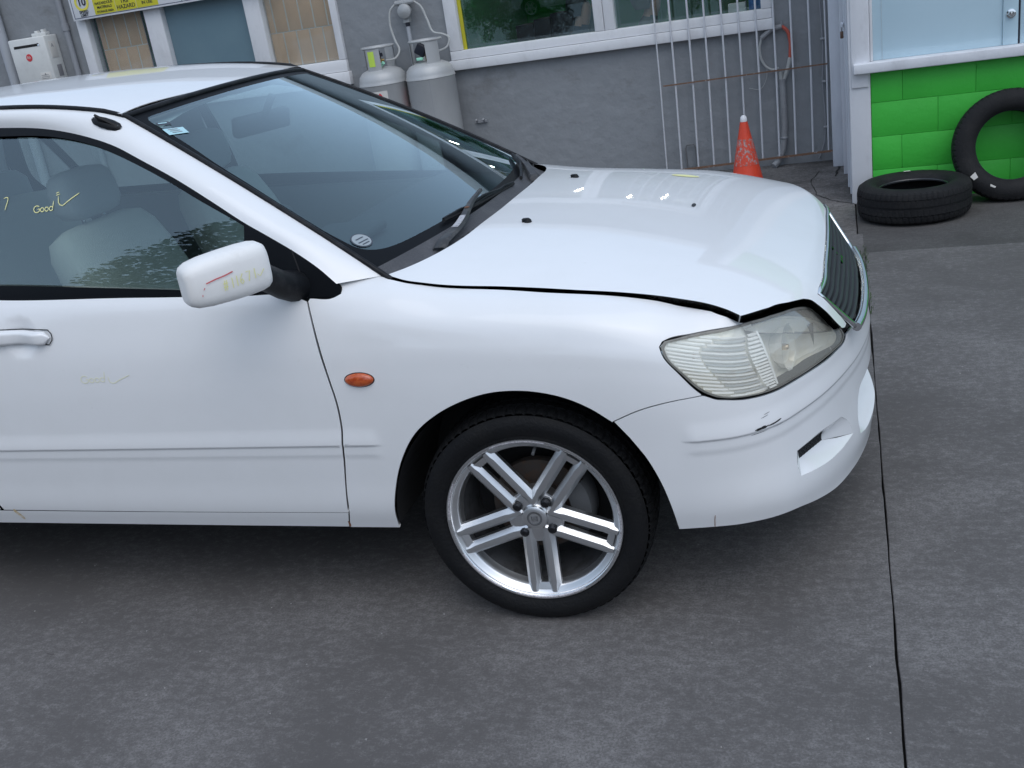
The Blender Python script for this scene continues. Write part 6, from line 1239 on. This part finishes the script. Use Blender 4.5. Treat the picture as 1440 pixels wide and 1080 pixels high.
# ------------------------------------------------------------------ people and things behind the shop window
M['skin'] = mat('skin', (.42, .24, .17), .5); M['navy'] = mat('navy_cloth', (.015, .018, .035), .85); M['hoodie'] = mat('grey_hoodie', (.11, .105, .10), .9); M['hair'] = mat('dark_hair', (.012, .011, .014), .6); M['red_chair'] = mat('red_chair_vinyl', (.35, .02, .025), .5); M['jeans'] = mat('dark_jeans', (.03, .035, .06), .85)
def person(label, base, face, cloth, lean, hood):
    root = empty('person', (base[0], base[1], 0), label, 'person')
    jx = [(0, 0, .52), (0, .02, .64), (lean * .4, .0, .82), (lean * .8, 0, 1.00), (lean, 0, 1.10), (lean * 1.15, 0, 1.17), (lean * 1.25 + .02, 0, 1.235), (lean * 1.25 + .03, 0, 1.315), (lean * 1.25 + .01, 0, 1.375)]
    rad = [(.15, .17), (.13, .16), (.125, .165), (.115, .175), (.075, .11), (.052, .055), (.075, .07), (.088, .075), (.05, .05)]
    V = list(jx); E = [(i, i + 1) for i in range(8)]; Rr = list(rad)
    def chain(start, pts, rs):
        p = start
        for q, r_ in zip(pts, rs): V.append(q); Rr.append((r_, r_)); E.append((p, len(V) - 1)); p = len(V) - 1
    for sgn in (-1, 1):
        chain(3, [(lean * .85, sgn * .19, 1.01), (lean * .5 + .10, sgn * .25, .80), (lean + .30, sgn * .16, .80), (lean + .38, sgn * .13, .81)], [.062, .050, .038, .034])
        chain(0, [(.06, sgn * .11, .50), (.44, sgn * .13, .53), (.42, sgn * .13, .12), (.52, sgn * .13, .07)], [.095, .068, .05, .04])
    ca, sa = math.cos(R(face)), math.sin(R(face)); V = [(base[0] + x * ca - y * sa, base[1] + x * sa + y * ca, z) for x, y, z in V]
    me = bpy.data.meshes.new('body'); me.from_pydata(V, E, []); o = bpy.data.objects.new('body', me); col_main.objects.link(o); md = o.modifiers.new('skin', 'SKIN'); 
    for i, r_ in enumerate(Rr): me.skin_vertices[0].data[i].radius = r_
    me.skin_vertices[0].data[0].use_root = True
    sb = o.modifiers.new('sub', 'SUBSURF'); sb.levels = 2; sb.render_levels = 2
    dg = bpy.context.evaluated_depsgraph_get(); m2_ = bpy.data.meshes.new_from_object(o.evaluated_get(dg)); bpy.data.objects.remove(o)
    m2_.materials.clear()
    for m in (cloth, M['skin'], M['jeans']): m2_.materials.append(m)
    for p in m2_.polygons:
        c = p.center; p.use_smooth = True; d = math.hypot(c.x - base[0], c.y - base[1])
        p.material_index = 1 if c.z > 1.175 else 2 if c.z < .60 else 1 if (d > abs(lean) + .33 and c.z < .9) else 0
    b_ = link(bpy.data.objects.new('body', m2_), root)
    hc = Vector((base[0] + (lean * 1.25 + .01) * ca, base[1] + (lean * 1.25 + .01) * sa, 1.315)); fd = Vector((ca, sa, 0)); sdv = Vector((-sa, ca, 0))
    # nose, ears, eyes
    f_ = MB(); f_.add([hc + fd * .085 + Vector((0, 0, .02)), hc + fd * .088 + sdv * .014 + Vector((0, 0, -.02)), hc + fd * .088 - sdv * .014 + Vector((0, 0, -.02)), hc + fd * .112 + Vector((0, 0, -.018))], [(0, 1, 3), (0, 3, 2), (1, 2, 3)]); f_.build('nose', M['skin'], root, smooth=True)
    for s_ in (-1, 1): MB().lathe([(0, .010), (.012, .006), (.02, 0)], 10, hc + sdv * s_ * .073 + Vector((0, 0, -.005)), 'X' if abs(sa) > .7 else 'Y').build('ear', M['skin'], root, smooth=True); MB().lathe([(0, .004), (.008, 0)], 8, hc + fd * .080 + sdv * s_ * .03 + Vector((0, 0, .015))).build('eye', M['hair'], root)
    # hair cap or hood
    Vh = []; n = 18
    for i in range(9):
        th = math.pi * .74 * i / 8
        for j in range(n):
            q = 2 * math.pi * j / n; r_ = (.110 if not hood else .135); dx = math.cos(q) * math.sin(th) * r_ - (.018 if not hood else .03); dy = math.sin(q) * math.sin(th) * r_ * .92; dz = math.cos(th) * r_ * 1.05 + .018
            if math.cos(q) > .45 and th > .75: dz = max(dz, .055); dx = min(dx, .07)
            Vh.append(hc + fd * dx + sdv * dy + Vector((0, 0, dz)))
    mb = MB(); mb.add(Vh, [(i * n + j, i * n + (j + 1) % n, (i + 1) * n + (j + 1) % n, (i + 1) * n + j) for i in range(8) for j in range(n)]); mb.build('hood' if hood else 'hair', cloth if hood else M['hair'], root, smooth=True)
    ch = empty('chair', (base[0], base[1], 0), 'red vinyl chair under the person in the grey hoodie' if hood else 'red vinyl chair under the person in navy clothing', 'chair', 'chairs behind the shop window')
    rot = Matrix.Rotation(R(face), 3, 'Z'); b3 = Vector((base[0], base[1], 0))
    mb = MB(); mb.box(b3 + rot @ Vector((.10, 0, .40)), (.46, .44, .06), rot); mb.build('seat', M['red_chair'], ch, bevel=.015); mb = MB(); mb.box(b3 + rot @ Vector((-.20, 0, .88 if hood else .75)), (.04, .46, .52 if hood else .4), rot); mb.build('backrest', M['red_chair'], ch, bevel=.015)
    for a, b in ((-.10, -.18), (-.10, .18), (.28, -.18), (.28, .18)): MB().tube([b3 + rot @ Vector((a, b, .035)), b3 + rot @ Vector((a, b, .38))], .012, 6).build('leg', M['grey_bracket'], ch)
    return root
person('seated person in navy clothing with dark hair behind the left pane of the shop window', (-1.33, 5.86, 0), 10, M['navy'], .06, False)
person('seated person in a grey hoodie leaning forward behind the barred part of the shop window', (-.80, 5.84, 0), 8, M['hoodie'], .10, True)
ct = empty('shop_counter', (-.6, 6.6, 0), 'dark counter with black cases behind the shop window', 'counter'); box('counter_top', (-2.3, 6.3, 1.02), (.5, 6.9, 1.06), M['grey_bracket'], ct, .006); box('counter_front', (-2.25, 6.36, .04), (.45, 6.85, 1.018), M['trim'], ct, .006)
for i, (a, b, h) in enumerate(((-1.98, -1.82, .16), (-1.81, -1.66, .19), (-1.655, -1.45, .22), (-1.44, -1.30, .20))): tag(box('storage_case', (a, 6.4, 1.062), (b, 6.7, 1.062 + h), M['black_pl'], None, .006), ('short black case at the left end of the counter row', 'second black case from the left on the counter', 'tallest black case in the counter row', 'rightmost black case in the counter row')[i], 'case', 'cases on the counter')
tag(box('white_device', (-.02, 5.42, 1.075), (.11, 5.50, 1.20), M['sign_white'], None, .006), 'small white device on the shop window ledge', 'device'); M['blue_plastic'] = mat('blue_plastic', (.03, .18, .55), .5); tag(box('blue_carton', (.13, 5.46, 1.075), (.22, 5.54, 1.30), M['blue_plastic'], None, .005), 'blue carton at the right end of the shop window ledge', 'carton')
lg = empty('inner_ledge', (-.9, 5.45, 0), 'ledge inside the shop window', 'ledge'); box('ledge_top', (-2.18, 5.385, 1.045), (.31, 5.60, 1.073), M['grey_bracket'], lg, .003); box('ledge_support', (-2.1, 5.39, .04), (-2.0, 5.56, 1.044), M['trim'], lg, .003); box('ledge_support', (.1, 5.39, .04), (.2, 5.56, 1.044), M['trim'], lg, .003)
# ------------------------------------------------------------------ across the yard, behind the camera (seen in the car's glass and paint)
M['leaf'] = mat('dark_leaf', (.030, .052, .022), .6); M['leaf2'] = mat('lighter_leaf', (.055, .080, .032), .6); M['bark'] = mat('bark', (.09, .07, .055), .9, bump=(30, .6))
def tree(loc, h, cr, label, seed):
    rnd = random.Random(seed); t = empty('yard_tree', loc, label, 'tree', 'trees across the yard'); b = Vector(loc); mb = MB(); mb.tube([b, b + Vector((.05, .02, h * .3)), b + Vector((-.03, .05, h * .55)), b + Vector((.02, 0, h * .8))], [.16, .13, .09, .03], 10); tips = []
    for k in range(9):
        a = k * 2.4; z0 = h * rnd.uniform(.35, .6); e = b + Vector((math.cos(a) * cr * rnd.uniform(.5, .8), math.sin(a) * cr * rnd.uniform(.5, .8), h * rnd.uniform(.55, .85))); mb.tube([b + Vector((0, 0, z0)), (b + Vector((0, 0, z0))) .lerp(e, .5) + Vector((0, 0, .1)), e], [.06, .04, .015], 6); tips.append(e)
    mb.build('trunk', M['bark'], t, smooth=True)
    cl = [(b + Vector((rnd.gauss(0, .45) * cr, rnd.gauss(0, .45) * cr, h * .68 + rnd.gauss(0, .14) * h)), rnd.uniform(.25, .5) * cr) for _ in range(34)] + [(e, .4 * cr) for e in tips]
    for nm, m, cnt in (('crown', M['leaf'], 8000), ('crown_light', M['leaf2'], 2600)):
        V = []; F = []
        for k in range(cnt):
            c, r_ = rnd.choice(cl); d = Vector((rnd.gauss(0, 1), rnd.gauss(0, 1), rnd.gauss(0, 1))).normalized() * r_ * rnd.uniform(.5, 1) ; p = c + d; a = Vector((rnd.gauss(0, 1), rnd.gauss(0, 1), rnd.gauss(0, .6))).normalized() * rnd.uniform(.06, .12); s_ = a.orthogonal().normalized() * a.length * .45; n = len(V); V += [p - a, p + s_, p + a, p - s_]; F.append((n, n + 1, n + 2, n + 3))
        mesh_obj(nm, V, F, m, t, False)
tree((-7.5, -11.5, 0), 7.2, 2.2, 'round leafy tree across the yard mirrored in the side window', 5)
tree((-4.2, -14.5, 0), 6.4, 2.3, 'second leafy tree further along the far boundary', 9)
M['brick'] = mat('far_house_wall', (.26, .22, .19), .8); M['far_roof'] = mat('far_green_roof', (.07, .10, .085), .6); M['timber_fence'] = mat('weathered_fence', (.17, .15, .13), .9)
fh = empty('far_house', (-18, -17, 0), 'long low house with a green roof across the yard', 'house'); box('wall', (-34, -20, 0), (-9.4, -13.6, 4.0), M['brick'], fh, .02); mb = MB(); mb.add([(-34.5, -20.5, 4.0), (-8.9, -20.5, 4.0), (-8.9, -13.1, 4.0), (-34.5, -13.1, 4.0), (-31, -16.8, 6.1), (-12.5, -16.8, 6.1)], [(0, 1, 5, 4), (1, 2, 5), (2, 3, 4, 5), (3, 0, 4), (3, 2, 1, 0)]); mb.build('roof', M['far_roof'], fh)
for k in range(5): wn_ = box('window', (-29 + k * 4.2, -13.62, 1.0), (-27.6 + k * 4.2, -13.56, 2.2), M['frosted'], fh, .01)
fn = empty('timber_fence', (0, -13.2, 0), 'weathered timber fence along the far side of the yard', 'fence')
for k in range(60): box('paling', (-8.2 + k * .4, -13.22, 0), (-7.81 + k * .4, -13.18, 1.8 + .02 * math.sin(k * 2.1)), M['timber_fence'], fn, .004)
